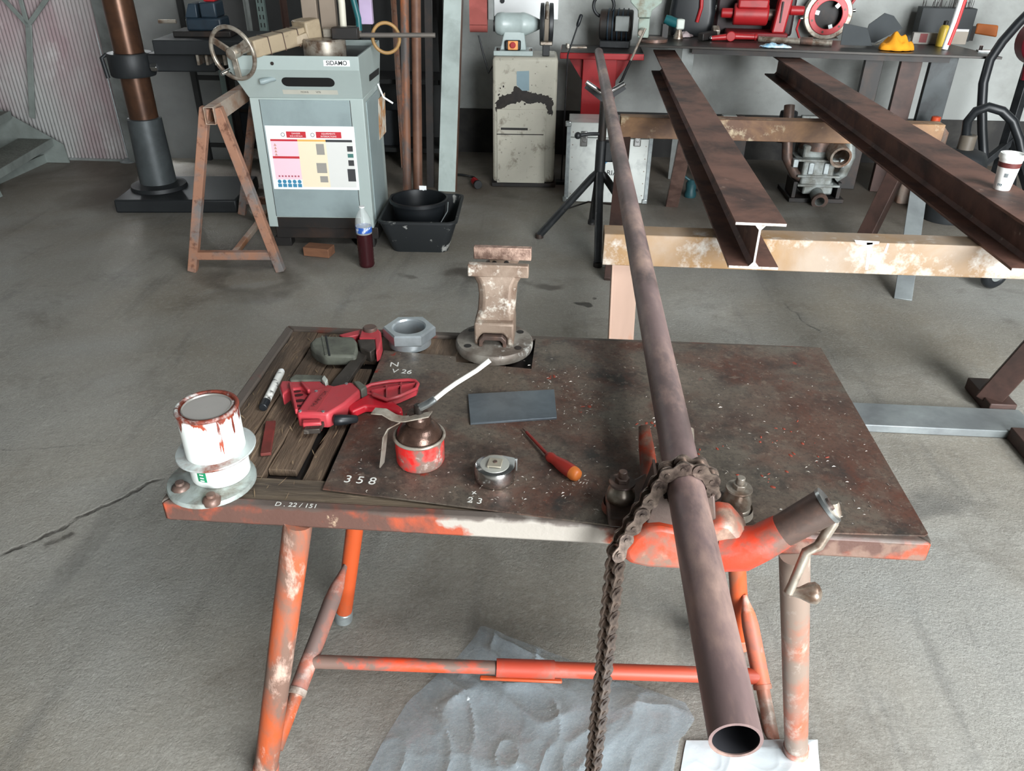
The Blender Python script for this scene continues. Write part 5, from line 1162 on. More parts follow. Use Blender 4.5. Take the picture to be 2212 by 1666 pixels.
# ============================================================ METAL STAIRS AT THE LEFT
g0 = px(145, 352); stt = thing('metal_stairs', 'galvanised metal stairs with chequered treads by the ribbed wall panel', 'stairs', (g0.x, g0.y, 0))
K['galv2'] = mat('dull_galvanised', (138, 146, 142), .5, metal=.25, c2=(118, 124, 120), s=5, t=.55, w=.15)
def swx(x, y, z): return px(x, y, z)
# right cheek plate: from the floor corner up to the left
ya = g0.y - .02
A_, B_, C_, D_ = pxy(150, 352, ya), pxy(136, 312, ya), pxy(-40, 215, ya), pxy(0, 300, ya)
mb = MB(); pr_ = [V((p.x, ya, max(p.z, .002))) for p in (A_, B_, C_, pxy(-60, 320, ya), pxy(40, 352, ya))]
mb.loft([pr_, [p + V((0, .010, 0)) for p in pr_]]); wadd(stt, 'stringer', mb, K['galv2'])
def treadm(xa, ya_, xb, yb_, zt, dep):
    a, b_ = px(xa, ya_, zt), px(xb, yb_, zt); d = (a - b_); n = V((-d.y, d.x, 0)).normalized()
    if n.y < 0: n = -n
    return a, b_, n
K['grate'] = mat('chequered_tread', (112, 116, 108), .6, c2=(78, 80, 74), s=60, t=.5, w=.1, stretch=(1, 2, 1), bump=.003, bs=90)
for (xa, ya_, xb, yb_) in ((-30, 384, 110, 301), (-30, 268, 20, 241)):
    b_ = pxy(xb, yb_, ya - .012); zt = b_.z; a = px(xa, ya_, zt); n = V((-.27, 0, 0)); m_ = V((0, 0, -.05))
    tr_ = wadd(stt, 'tread', MB().hexa([a + m_ * .2, b_ + m_ * .2, b_ + n + m_ * .2, a + n + m_ * .2, a, b_, b_ + n, a + n]), K['grate'])
    wadd(stt, 'tread_nosing', MB().bar(a + m_ * .5 + V((.005, 0, .003)), b_ + m_ * .5 + V((.005, 0, .003)), .008, .055), K['galv2'], tr_, bevel=.001)
    wadd(stt, 'tread_bolt', MB().cyl(b_ + V((-.03, -.012, -.045)), b_ + V((-.03, .012, -.045)), .014, n=12), K['zinc'], tr_)
a, b_ = px(-10, 402), px(112, 347); wadd(stt, 'floor_rail', MB().bar(a + V((0, 0, .035)), b_ + V((0, 0, .035)), .008, .068), K['galv2'], bevel=.001)
a = px(4, 428); wadd(stt, 'foot_post', MB().bar(a + V((-.03, 0, .001)), a + V((-.09, .0, .35)), .05, .05), K['galv2'], bevel=.002)
yb = ya - .01
for nm, (xa, ya2), (xb, yb2) in (('post', (62, 52), (70, 255)), ('post_arm', (62, 56), (0, -10)), ('post_arm', (61, 60), (42, -10)), ('post_arm', (63, 52), (108, -12))):
    a, b_ = pxy(xa, ya2, yb), pxy(xb, yb2, yb); wadd(stt, nm, MB().bar(a, b_, .045 if nm == 'post' else .032, .012, up=(0, 1, 0)), K['galv2'], bevel=.002)
# ============================================================ GRINDER ON ITS PEDESTAL
gA, gB = px(1068, 401), px(1193, 403); gr = thing('bench_grinder', 'grey bench grinder and red belt sander on an oil-stained cabinet', 'grinder', ((gA.x + gB.x) / 2, gA.y, 0), math.atan2(gB.y - gA.y, gB.x - gA.x))
F = Fr(gr); GW = (gB - gA).length / 2 + .01; GZ = F.v(1130, 124, 0).z
add('cabinet', MB().box(-GW, GW, 0, .36, .03, GZ), K['cabinet'], gr, bevel=.022)
add('plinth', MB().box(-GW - .01, GW + .01, -.015, .37, 0, .03), K['dark'], gr, bevel=.004)
def rough(pts, amp, n=6, seed=1):
    r_ = random.Random(seed); o = []
    for (a, b_), (c_, d_) in zip(pts, pts[1:] + pts[:1]):
        for k in range(n): t_ = k / n; o.append((a + (c_ - a) * t_ + r_.uniform(-amp, amp), b_ + (d_ - b_) * t_ + r_.uniform(-amp, amp)))
    return o
def gpoly(pts, off=-.0012): return MB().poly([V((F.v(a, b_, 0).x, off, F.v(a, b_, 0).z)) for a, b_ in pts])
pn = add('lower_panel', MB().box(F.v(1073, 260, 0).x, F.v(1180, 260, 0).x, -.008, .002, F.v(1130, 398, 0).z, F.v(1130, 236, 0).z), K['cabinet'], gr, bevel=.006)
add('panel_seam', MB().box(F.v(1073, 260, 0).x, F.v(1175, 260, 0).x, -.0095, -.007, F.v(1130, 291, 0).z, F.v(1130, 289, 0).z), K['dark'], pn)
stn = add('oil_stain', gpoly(rough([(1070, 222), (1084, 206), (1108, 202), (1112, 186), (1125, 190), (1140, 197), (1150, 200), (1172, 204), (1192, 212), (1196, 222), (1192, 250), (1184, 246), (1180, 226), (1160, 220), (1150, 224), (1125, 219), (1100, 226), (1084, 236), (1072, 240)], 2.2)), K['oil'], gr)
rs5 = random.Random(9)
for k in range(26):
    x_, y_ = rs5.uniform(1076, 1190), min(232, rs5.gauss(196, 24)); r_ = rs5.uniform(.6, 2.6)
    if y_ > 135: add('oil_spot', gpoly(rough([(x_ + r_ * math.cos(t_), y_ + r_ * 1.3 * math.sin(t_)) for t_ in (0, 1.05, 2.1, 3.14, 4.2, 5.25)], .3, 1, k), -.0014), K['oil'], stn)
add('sticker', gpoly([(1116, 154), (1143, 153), (1143, 196), (1128, 196), (1116, 184)], -.0016), mat('blue_grey_sticker', (122, 144, 152), .45), gr)
add('recess_grip', gpoly([(1082, 275), (1140, 276), (1140, 281), (1082, 280)], -.0092), K['dark'], pn)
ym = .16      # grinder axis depth on the cabinet
zpl0, zpl1 = GZ + .001, F.v(1110, 110, ym - .1).z
a, b_ = F.v(1066, 118, ym - .1), F.v(1151, 118, ym - .1)
K['grgrey'] = mat('light_grey_machine', (166, 178, 176), .35, c2=(148, 160, 158), s=6, t=.56, w=.15, vary=.05)
add('base_plate', MB().box(a.x, b_.x, ym - .11, ym + .11, zpl0, max(zpl1, zpl0 + .02)), K['grgrey'], gr, bevel=.004)
zp = max(zpl1, zpl0 + .02)
zm = F.v(1115, 52, ym).z; rm = abs(F.v(1115, 27, ym).z - zm)
a0_, a1_ = F.v(1080, 112, ym - .06).x, F.v(1137, 112, ym - .06).x; b0_, b1_ = F.v(1092, 80, ym - .06).x, F.v(1130, 80, ym - .06).x
add('foot', MB().hexa([(a0_, ym - .07, zp), (a1_, ym - .07, zp), (a1_, ym + .07, zp), (a0_, ym + .07, zp), (b0_, ym - .05, zm), (b1_, ym - .05, zm), (b1_, ym + .05, zm), (b0_, ym + .05, zm)]), K['grgrey'], gr, bevel=.008)
xm0, xm1, xm2 = F.v(1070, 50, ym).x, F.v(1131, 50, ym).x, F.v(1166, 50, ym).x
ax = Matrix(((0, 0, 1, 0), (0, 1, 0, ym), (-1, 0, 0, zm), (0, 0, 0, 1)))
add('motor', MB().lathe([(rm * .75, xm0), (rm * .95, xm0 + .015), (rm, xm0 + .035), (rm * 1.03, xm0 + .04), (rm * 1.03, xm0 + .06), (rm, xm0 + .065), (rm, xm1 - .02), (rm * 1.03, xm1 - .015), (rm * 1.03, xm1), (rm * .97, xm1 + .02), (rm * .82, xm1 + .05), (rm * .5, xm2 - .01), (rm * .42, xm2)], ax, n=36), K['grgrey'], gr, smooth=40)
xg0, xg1 = F.v(1166, 45, ym).x, F.v(1196, 45, ym).x; rg_ = abs(F.v(1180, 6, ym).z - zm)
gd = add('wheel_guard', MB().lathe([(rg_ * .5, xg0), (rg_ * .98, xg0 + .004), (rg_, xg0 + .01), (rg_, xg0 + .03), (rg_ * .6, xg0 + .031)], ax, n=30).lathe([(rg_ * .6, xg1 - .031), (rg_, xg1 - .03), (rg_, xg1 - .01), (rg_ * .98, xg1 - .004), (rg_ * .5, xg1)], ax, n=30), K['black'], gr, smooth=40)
add('grinding_wheel', MB().lathe([(rg_ * .2, xg0 + .033), (rg_ * .93, xg0 + .034), (rg_ * .93, xg1 - .034), (rg_ * .2, xg1 - .033)], ax, n=30), mat('grit_wheel', (126, 116, 104), .9, bump=.001, bs=200), gr, smooth=40)
add('guard_band', MB().torus((( xg0 + xg1) / 2, ym, zm), (1, 0, 0), rg_ * .98, .012, n=20, m=8, a0=math.radians(20), a1=math.radians(160)), K['dullsteel'], gr, smooth=60)
q = F.v(1180, 88, ym - .09); add('tool_rest', MB().box(q.x - .04, q.x + .04, ym - .16, ym - .07, q.z - .02, q.z), K['dullsteel'], gr, bevel=.003); add('rest_post', MB().box(q.x - .025, q.x + .025, ym - .10, ym - .05, GZ + .001, q.z - .02), K['black'], gr, bevel=.004)
xb0, xb1 = F.v(1014, 40, ym - .08).x, F.v(1052, 40, ym - .08).x; zb0 = F.v(1030, 72, ym - .08).z
bs = add('sanding_belt', MB().prism([(ym - .08 + .0, zb0 + .05)] + [(ym - .02 + .06 * math.cos(math.radians(t)), zb0 + .055 + .055 * math.sin(math.radians(t))) for t in range(180, 361, 15)] + [(ym + .04, zb0 + .60), (ym - .08, zb0 + .60)], xb0, xb1, Matrix(((0, 0, 1, 0), (1, 0, 0, 0), (0, 1, 0, 0), (0, 0, 0, 1)))), mat('red_abrasive', (156, 82, 76), .85, c2=(140, 72, 66), s=8), gr, smooth=30)
add('belt_frame', MB().box(xb1 + .004, xb1 + .045, ym - .05, ym + .05, zb0 + .08, zb0 + .60), K['postgrey'], gr, bevel=.006); add('belt_hub', MB().cyl((xb1 + .04, ym, zm), (xm0, ym, zm), .05, n=20), K['dark'], gr)
sw0 = F.v(1108, 98, ym - .09); sb_ = add('switch_box', MB().box(sw0.x - .055, sw0.x + .055, ym - .10, ym - .06, sw0.z - .032, sw0.z + .032), K['black'], gr, bevel=.01)
add('switch_plate', MB().box(sw0.x - .035, sw0.x + .035, ym - .106, ym - .099, sw0.z - .028, sw0.z + .03), mat('orange_switch', (226, 150, 86), .45), sb_, bevel=.004); add('stop_button', MB().cyl((sw0.x, ym - .122, sw0.z + .004), (sw0.x, ym - .105, sw0.z + .004), .020, n=20), K['red'], sb_, bevel=.003)
for xx in (1076, 1146): q = F.v(xx, 108, ym - .09); add('bolt', MB().cyl((q.x, ym - .09, zp), (q.x, ym - .09, zp + .018), .012, n=8), K['chrome'] if xx > 1100 else K['dark'], gr)
a = F.v(1034, 76, ym); add('power_cable', MB().tube([a, a + V((.03, 0, -.12)), a + V((.07, 0, -.25)), V((-GW + .005, .1, GZ - .06))], .006, n=8), K['black'], gr, smooth=70)
# white board on the wall behind the grinder
a, b_ = pxy(1064, 40, RYB - .02), pxy(1208, -40, RYB - .02); wb_ = thing('wall_board', 'white board with a black knob on the wall behind the grinder', 'board', ((a.x + b_.x) / 2, RYB - .012, a.z))
wadd(wb_, 'panel', MB().box(a.x, b_.x, RYB - .022, RYB - .001, a.z, a.z + .7), K['white'], bevel=.002); q = pxy(1085, 2, RYB - .03); wadd(wb_, 'knob', MB().cyl(q, q + V((0, .02, 0)), .018, n=16), K['black'])
# small red object on the floor left of the grinder
P = px(1032, 408); rf = thing('cable_plug', 'red industrial plug lying on the floor beside the grinder cabinet', 'plug', (P.x, P.y, 0), .4)
add('body', MB().cyl((0, 0, .032), (.0, .10, .036), .030, .026, n=18), K['red'], rf, bevel=.006); add('collar', MB().cyl((0, -.012, .032), (0, .014, .032), .0318, n=18), K['black'], rf, bevel=.003); add('cable', MB().tube([V((0, .1, .036)), V((.03, .2, .03)), V((-.02, .35, .012)), V((-.12, .42, .010))], .009, n=8), K['black'], rf, smooth=70)
# ============================================================ RED PEDESTAL TABLE
rt0, rt1 = px(1210, 114, .90), px(1392, 118, .90); rp = thing('red_pedestal_table', 'red steel pedestal table standing behind the aluminium case', 'stand', ((rt0.x + rt1.x) / 2, rt0.y, 0), math.atan2(rt1.y - rt0.y, rt1.x - rt0.x) * .5)
F = Fr(rp); hw = (rt1 - rt0).length / 2; zlo = F.v(1300, 129, 0).z
add('top', MB().box(-hw, hw, 0, .42, zlo, .90), K['red'], rp, bevel=.004); add('work_surface', MB().box(-hw + .004, hw - .004, .004, .416, .9005, .904), K['dark'], rp)
p0, p1 = F.v(1256, 200, .05).x, F.v(1328, 200, .05).x
add('column', MB().box(p0, p1, .05, .28, .03, zlo), K['red'], rp, bevel=.004)
for s, xx, d in ((-1, p0, -.11), (1, p1, .11)): add('gusset', MB().prism([(xx, zlo), (xx + d, zlo), (xx, zlo - .16)], .10, .112, Matrix(((1, 0, 0, 0), (0, 0, 1, 0), (0, 1, 0, 0), (0, 0, 0, 1)))), K['red'], rp)
add('foot_plate', MB().box(p0 - .10, p1 + .10, .0, .36, 0, .03), K['dark'], rp, bevel=.003)
for k, (xx, yy) in enumerate(((1245, 103), (1337, 100))):
    q = px(xx, yy, .906); t = thing('steel_scrap', ['small dull steel bracket on the red pedestal table', 'small bright nut on the red pedestal table'][k], 'scrap', (q.x, q.y, .9045), .2)
    if k == 0: add('plate', MB().box(-.075, .075, -.03, .03, 0, .012), K['dullsteel'], t, bevel=.002); add('lip', MB().box(-.075, -.06, -.03, .03, .012, .03), K['dullsteel'], t)
    else: add('nut', MB().pipe((0, 0, 0), (0, 0, .016), .017, .009, 6), K['chrome'], t)
a, b_ = pxy(1204, 114, 5.97), pxy(1232, 30, 6.0); a.x += .075; b_.x += .075; a.y -= .10; b_.y -= .10; lv = thing('lever_rod', 'thin black lever rod with a grip standing beside the red pedestal table', 'lever', (a.x, a.y, a.z))
q = px(1204, 114, .0); wadd(lv, 'rod', MB().tube([V((a.x - .01, a.y, .001)), a, b_], .0055, n=8), K['black']); wadd(lv, 'grip', MB().tube([a.lerp(b_, .72), a.lerp(b_, .78), b_, b_ + (b_ - a) * .03], [.008, .014, .014, .008], n=10), K['blackplastic'])
wadd(lv, 'foot', MB().box(a.x - .05, a.x + .03, a.y - .04, a.y + .04, 0, .02), K['black'])
# ============================================================ ALUMINIUM CASE
c0, c1 = px(1222, 436), px(1393, 441); al = thing('aluminium_case', 'aluminium transport case with latches under the pipe stand', 'case', ((c0.x + c1.x) / 2, c0.y, 0), math.atan2(c1.y - c0.y, c1.x - c0.x))
F = Fr(al); CW = (c1 - c0).length / 2; CZ = F.v(1310, 266, 0).z; zld = CZ - .10
add('body', MB().box(-CW, CW, 0, .28, .004, zld), K['alu'], al, bevel=.004); add('lid', MB().box(-CW, CW, 0, .28, zld + .003, CZ), K['alu'], al, bevel=.004)
for s in (-1, 1):
    add('edge_profile', MB().box(s * CW - .014, s * CW + .014, -.004, .012, .002, CZ + .002), K['galv'], al, bevel=.003)
    for zz in (.0, CZ - .03): add('corner_cap', MB().box(s * CW - .025, s * CW + .016, -.007, .03, zz, zz + .035), K['zinc'], al, bevel=.006)
    for k in range(6): add('rivet', MB().cyl((s * (CW - .03), -.003, .06 + k * .085), (s * (CW - .03), .001, .06 + k * .085), .004, n=8), K['dullsteel'], al)
for xx in (1262, 1378):
    q = F.v(xx, 292, 0); lt = add('latch', MB().box(q.x - .024, q.x + .024, -.012, .001, q.z - .075, q.z + .028), K['chrome'], al, bevel=.006); add('latch_loop', MB().torus((q.x, -.014, q.z - .03), (0, 1, 0), .016, .004, n=18, m=6), K['chrome'], lt)
q0, q1, q2 = F.v(1301, 357, 0), F.v(1318, 342, 0), F.v(1340, 360, 0); K['logoblue'] = mat('logo_blue', (62, 138, 186), .5)
add('logo', MB().bar(V((q0.x, -.002, q0.z)), V((q1.x, -.002, q1.z)), .003, .014, up=(1, 0, 0)).bar(V((q1.x, -.002, q1.z)), V((q2.x, -.002, q2.z)), .003, .014, up=(1, 0, 0)), K['logoblue'], al)
q = F.v(1322, 374, 0); text('lettering', 'RIA', .05, TR((q.x, -.002, q.z)) @ RX_(math.pi / 2), K['black'], al, depth=.0005)
# ============================================================ PIPE STAND
pq = pipe_at(4.62); ps_ = thing('pipe_stand', 'black tripod pipe stand with a V-shaped roller head', 'stand', (pq.x, 4.62, 0))
zv = pq.z - .0302
add('outer_tube', MB().cyl((0, 0, .15), (0, 0, .62), .031), K['black'], ps_); add('inner_tube', MB().cyl((0, 0, .55), (0, 0, zv - .055), .024), K['dark'], ps_)
for fx, fy in ((1165, 514), (1291, 576), (1278, 484)):
    f = px(fx, fy) - ps_.location; f.z = .018; lg = add('leg', MB().tube([V((0, 0, .44)), V((f.x * .12, f.y * .12, .40)), f], .023, n=14), K['black'], ps_, smooth=40); add('foot', MB().cyl(f + V((0, 0, -.0165)), f + V((0, 0, .01)), .026, n=14), K['dark'], lg)
add('leg', MB().tube([V((0, 0, .44)), V((.04, -.01, .40)), V((.33, -.06, .018))], .023, n=14), K['black'], ps_, smooth=40)
add('spread_ring', MB().tube([V((-.2, .0, .2)), V((-.05, .2, .19)), V((.15, .15, .19)), V((.2, -.1, .2))], .006, n=8), K['dark'], ps_, smooth=60)
add('clamp_screw', MB().tube([V((0, 0, .655)), V((-.07, -.03, .66)), V((-.13, -.05, .655))], .010, n=10).ball(V((-.14, -.052, .654)), .02), K['black'], ps_, smooth=70); add('clamp_block', MB().box(.02, .075, -.03, .03, .50, .62), K['black'], ps_, bevel=.008)
for s in (-1, 1):
    a = V((0, 0, zv - .05)); d = V((s * math.cos(math.radians(32)), 0, math.sin(math.radians(32)))); nrm = V((-s * math.sin(math.radians(32)), 0, math.cos(math.radians(32))))
    cpt = V((0, 0, zv + .0302)) - nrm * (.0302 + .0135)       # roller axis tangent to the pipe
    add('roller', MB().cyl(cpt - d * .02, cpt + d * .10, .013, n=18), K['chrome'], ps_, bevel=.002); add('head_arm', MB().bar(a, cpt - nrm * .016 + d * .09, .03, .008, up=(0, 1, 0)), K['black'], ps_)
# ============================================================ THE LONG BENCH AT THE BACK
BZ = .970
bL, bR = px(1372, 96, BZ), px(2166, 123, BZ); bang = math.atan2(bR.y - bL.y, bR.x - bL.x)
be = thing('steel_bench', 'long dark steel plate bench on wide legs along the back wall', 'bench', (bL.x, bL.y, 0), bang)
F = Fr(be); BL_ = (bR - bL).length
add('top', MB().prism([(0.03, 0), (BL_, 0), (BL_ - .16, .62), (.0, .60)], BZ - .016, BZ), mat('dark_bench_plate', (52, 48, 44), .4, metal=.4, c2=(38, 35, 33), s=5, t=.5, w=.15, c3=(120, 116, 110), s3=40, t3=.72), be, bevel=.002)
def bleg(xa, xb, v0, v1, mt, yy=140):
    a, b_ = F.v(xa, yy, v0), F.v(xb, yy, v0); return add('leg', MB().box(a.x, b_.x, v0, v1, .001, BZ - .017), mt, be, bevel=.003)
bleg(1868, 1908, .15, .21, K['dark']); bleg(1946, 1992, .12, .18, K['darkbrown']); bleg(2010, 2068, .10, .16, mat('grey_black_leg', (62, 68, 70), .5, c2=(40, 44, 46), s=5)); bleg(1470, 1497, .12, .16, K['postgrey'])
add('apron', MB().box(.4, BL_ - .3, .05, .056, BZ - .055, BZ - .017), K['dark'], be)
def bthing(name, label, cat, x, y, rz=0.0, group=None):
    P = px(x, y, BZ + .001); return thing(name, label, cat, (P.x, P.y, BZ + .001), bang + rz, group)
# pale green bench vise with a hanging handle
t = bthing('bench_vise', 'pale green bench vise with a hanging steel handle on the dark bench', 'vise', 1402, 92); Fv = Fr(t)
add('base', MB().lathe([(.10, 0), (.10, .02), (.07, .028)], TR((.03, .07, 0)), n=24), K['castdark'], t, smooth=40)
a, b_ = Fv.v(1376, 84, 0), Fv.v(1404, 40, 0)
add('slide', MB().box(a.x, b_.x, -.01, .14, .03, b_.z), K['visegreen'], t, bevel=.008)
r1 = [Fv.v(*p, .02) for p in ((1378, 38), (1404, 38))]; r2 = [Fv.v(*p, .02) for p in ((1362, 4), (1430, 4))]
mb = MB(); 
for zq in (0,): mb.loft([[V((r1[0].x, .0, r1[0].z)), V((r1[1].x, .0, r1[1].z)), V((r1[1].x, .12, r1[0].z)), V((r1[0].x, .12, r1[0].z))], [V((r1[0].x - .006, 0, r1[0].z + .05)), V((r1[1].x + .012, 0, r1[0].z + .05)), V((r1[1].x + .012, .12, r1[0].z + .05)), V((r1[0].x - .006, .12, r1[0].z + .05))], [V((r2[0].x, .0, r2[0].z)), V((r2[1].x, .0, r2[0].z)), V((r2[1].x, .1, r2[0].z)), V((r2[0].x, .1, r2[0].z))], [V((r2[0].x, .0, r2[0].z + .06)), V((r2[1].x, .0, r2[0].z + .06)), V((r2[1].x, .1, r2[0].z + .06)), V((r2[0].x, .1, r2[0].z + .06))]])
add('jaw_body', mb, K['visegreen'], t, bevel=.008)
sc0 = Fv.v(1386, 68, -.04); add('screw_head', MB().cyl(V((sc0.x, .0, sc0.z)), V((sc0.x, -.145, sc0.z)), .022, n=18), K['dullsteel'], t, bevel=.004)
h0, h1 = Fv.v(1390, 70, -.14), Fv.v(1341, 178, -.14); add('handle', MB().cyl(h0 + (h0 - h1) * .08, h1, .009, n=12), K['dullsteel'], t); add('handle_end', MB().cyl(h1 - (h1 - h0) * .0, h1 + (h1 - h0) * .02, .013, n=12), K['black'], t); add('handle_grip', MB().cyl(h0.lerp(h1, .55), h1, .0095, n=12), K['black'], t)
# compressor-like dark motor left of the vise
t = bthing('portable_motor', 'black portable motor with a carrying loop left of the green vise', 'motor', 1335, 84); Fv = Fr(t)
t.location = (t.location.x - .02, t.location.y + .06, .9045)
add('body', MB().cyl((-.12, .05, .15), (.12, .05, .15), .105, n=24), K['dark'], t, bevel=.01); add('foot', MB().box(-.11, .11, -.04, .14, 0, .05), K['black'], t, bevel=.006); add('carry_loop', MB().torus((-.10, .02, .28), (0, 1, 0), .075, .012, n=24, m=8), K['black'], t, smooth=70)
for k in range(5): add('cooling_fin', MB().pipe((-.06 + .035 * k, .05, .15), (-.052 + .035 * k, .05, .15), .114, .10, 24), K['navy'], t)
add('terminal_box', MB().box(.0, .10, -.09, -.04, .12, .22), K['postgrey'], t, bevel=.006)
# angle grinder, teal and white with a wire brush
t = bthing('angle_grinder', 'teal and white power tool with a wire brush beside the green vise', 'power tool', 1448, 84, .3)
add('body', MB().tube([V((-.04, .05, .13)), V((-.01, .04, .12)), V((.05, .01, .10))], [.03, .036, .034], n=14), K['greenblue'], t, smooth=60); add('gear_head', MB().box(.03, .09, -.03, .04, .065, .135), mat('pale_gearhead', (190, 196, 188), .4), t, bevel=.01)
add('wire_brush', MB().lathe([(.018, .066), (.030, .03), (.036, .0005)], TR((.06, .005, 0)), n=20), K['dullsteel'], t); add('stand_leg', MB().box(-.06, -.01, .03, .07, 0, .10), K['dark'], t, bevel=.004)
# rag beside it
def cloth(name, label, x, y, w_, d_, h_, mt, seed):
    P = px(x, y, BZ + .001); from mathutils import noise as nz; mb = MB()
    def fn(u, v):
        a = u * 2 * math.pi; r = (v ** .7) * (1 + .28 * nz.noise(V((math.cos(a) * 1.6, math.sin(a) * 1.6, seed)))); xx = w_ / 2 * r * math.cos(a); yy = d_ / 2 * r * math.sin(a)
        zz = h_ * max(0, (1 - v) ** .55) * (.75 + .7 * nz.noise(V((xx * 22, yy * 22, seed + 3)))) + .008 * abs(nz.noise(V((xx * 60, yy * 60, seed))))
        return (xx, yy, max(.0015, zz))
    mb.grid(fn, 40, 14); o = add(name, mb, mt, smooth=60, thick=.003); o.location = (P.x, P.y, BZ + .003); o.rotation_euler = (0, 0, bang); return tag(o, label, 'rag')
cloth('cloth_rag', 'greyish pink rag lying behind the red wrench', 1475, 80, .14, .10, .04, mat('pinkish_rag', (176, 160, 160), .9, bump=.004, bs=40), 2)
cloth('cloth_rag', 'crumpled yellow cloth on the front of the dark bench', 1932, 108, .24, .16, .12, K['yellow'], 5)
# pipe wrench, red
t = bthing('ratchet_wrench', 'red ratchet wrench lying on the edge of the dark bench', 'wrench', 1590, 90); Fv = Fr(t)
a, b_, c_ = Fv.v(1536, 92, 0), Fv.v(1578, 81, .02), Fv.v(1630, 76, .04)
add('handle', MB().tube([V((a.x, a.y, .018)), V((b_.x, b_.y, .03))], [.016, .024], n=14), K['red'], t, smooth=60); add('head', MB().cyl((b_.x, b_.y - .03, .034), (b_.x, b_.y + .02, .034), .034, n=22), K['red'], t, bevel=.005); add('arm', MB().tube([V((b_.x, b_.y, .034)), V((c_.x, c_.y, .03))], [.022, .018], n=14), K['red'], t, smooth=60); add('arm_end', MB().cyl((c_.x, c_.y, .03), (c_.x + .02, c_.y, .03), .023, n=14), K['red'], t, bevel=.004); add('handle_tip', MB().ball((a.x - .005, a.y, .018), .015), K['chrome'], t, smooth=60)
# length of bar with a socket
a, b_ = px(1640, 86, BZ + .02), px(1800, 95, BZ + .02); t = thing('socket_bar', 'grey steel bar with a socket lying behind the blue rag', 'steel bar', ((a.x + b_.x) / 2, (a.y + b_.y) / 2, BZ))
wadd(t, 'bar', MB().cyl(a + V((0, .03, .002)), b_ + V((0, .03, .002)), .020), K['dullsteel']); wadd(t, 'socket', MB().cyl(a.lerp(b_, .58) + V((0, .03, .006)), a.lerp(b_, .74) + V((0, .03, .006)), .026), K['castdark'], bevel=.002)
# blue and white gloves / rag
cloth('cloth_rag', 'pale blue disposable rag hanging over the bench edge', 1672, 103, .20, .09, .03, mat('blue_rag', (120, 176, 206), .8, c2=(206, 218, 224), s=14, t=.5, w=.1), 9)
# dark toolbox with chrome pliers
t = bthing('tool_bag', 'black open tool bag behind the grey hammer shaft', 'bag', 1490, 78); t.location.y += .0
add('body', MB().loft([rrect(.15, 0, .16, .001, .04), rrect(.17, -.01, .17, .16, .05), rrect(.15, .0, .16, .34, .05)]), K['blackplastic'], t, smooth=50)
add('strap', MB().tube([V((.04, -.014, .10)), V((.06, -.022, .20)), V((.05, -.018, .32)), V((.02, .06, .42))], .014, n=8), K['red'], t, smooth=70)
t = bthing('water_pump_pliers', 'red handled chrome pliers standing behind the dark shaft', 'pliers', 1538, 74); t.location.y += .06
for s in (-1, 1): add('grip', MB().tube([V((s * .02, 0, .012)), V((s * .035, 0, .07)), V((s * .02, .02, .15))], [.010, .014, .011], n=12), K['red'], t, smooth=70)
add('head', MB().tube([V((-.02, .02, .14)), V((.01, .03, .18)), V((.05, .03, .23)), V((.06, .03, .28))], [.012, .024, .018, .008], n=12, squash=.5), K['chrome'], t, smooth=60); add('pivot', MB().cyl((.005, .0, .17), (.005, .05, .17), .016, n=16), K['chrome'], t)
a, b_ = px(1513, 80, BZ + .028), px(1546, 73, BZ + .036); t = thing('club_hammer', 'dark square hammer shaft leaning beside the red wrench', 'hammer', (a.x, a.y, BZ)); wadd(t, 'shaft', MB().bar(a, b_, .05, .05), K['dark'], bevel=.006); wadd(t, 'head', MB().bar(b_ - V((.0, .03, -.005)), b_ + V((0, .05, .03)), .05, .05), K['dullsteel'], bevel=.006)
# red threading machine
t = bthing('threading_machine', 'bright red pipe threading machine on the dark bench', 'machine', 1645, 86); t.location.y += .02; Fv = Fr(t)
add('base', MB().box(-.26, .18, -.05, .22, .0, .05), mat('dark_red_base', (120, 24, 30), .45), t, bevel=.01); add('motor', MB().cyl((-.22, .08, .16), (.03, .08, .16), .075, n=24), K['red'], t, bevel=.012); add('shaft_end', MB().cyl((-.31, .08, .165), (-.22, .08, .165), .034, n=18), K['red'], t, bevel=.008); add('motor_top', MB().box(-.20, .02, .0, .18, .20, .27), K['red'], t, bevel=.015)
add('upright', MB().hexa([(.06, -.06, .05), (.15, -.06, .05), (.17, .10, .05), (.06, .10, .05), (.10, -.03, .40), (.19, -.03, .40), (.19, .10, .40), (.10, .10, .40)]), K['red'], t, bevel=.012); add('feed_knob', MB().cyl((.17, .0, .20), (.27, .0, .20), .032, n=18), K['red'], t, bevel=.008)
add('cover_slot', MB().box(.105, .115, -.062, -.055, .12, .26), K['dark'], t); add('spindle', MB().cyl((.02, .08, .16), (.10, .08, .16), .04), K['castdark'], t)
add('cable', MB().tube([V((.25, .0, .14)), V((.235, -.03, .08)), V((.26, -.05, .03)), V((.27, -.05, .008))], .008, n=8), K['red'], t, smooth=70)
add('rear_casing', MB().box(-.34, .24, .222, .27, .0, .40), mat('dark_casing', (40, 24, 26), .5), t, bevel=.02)
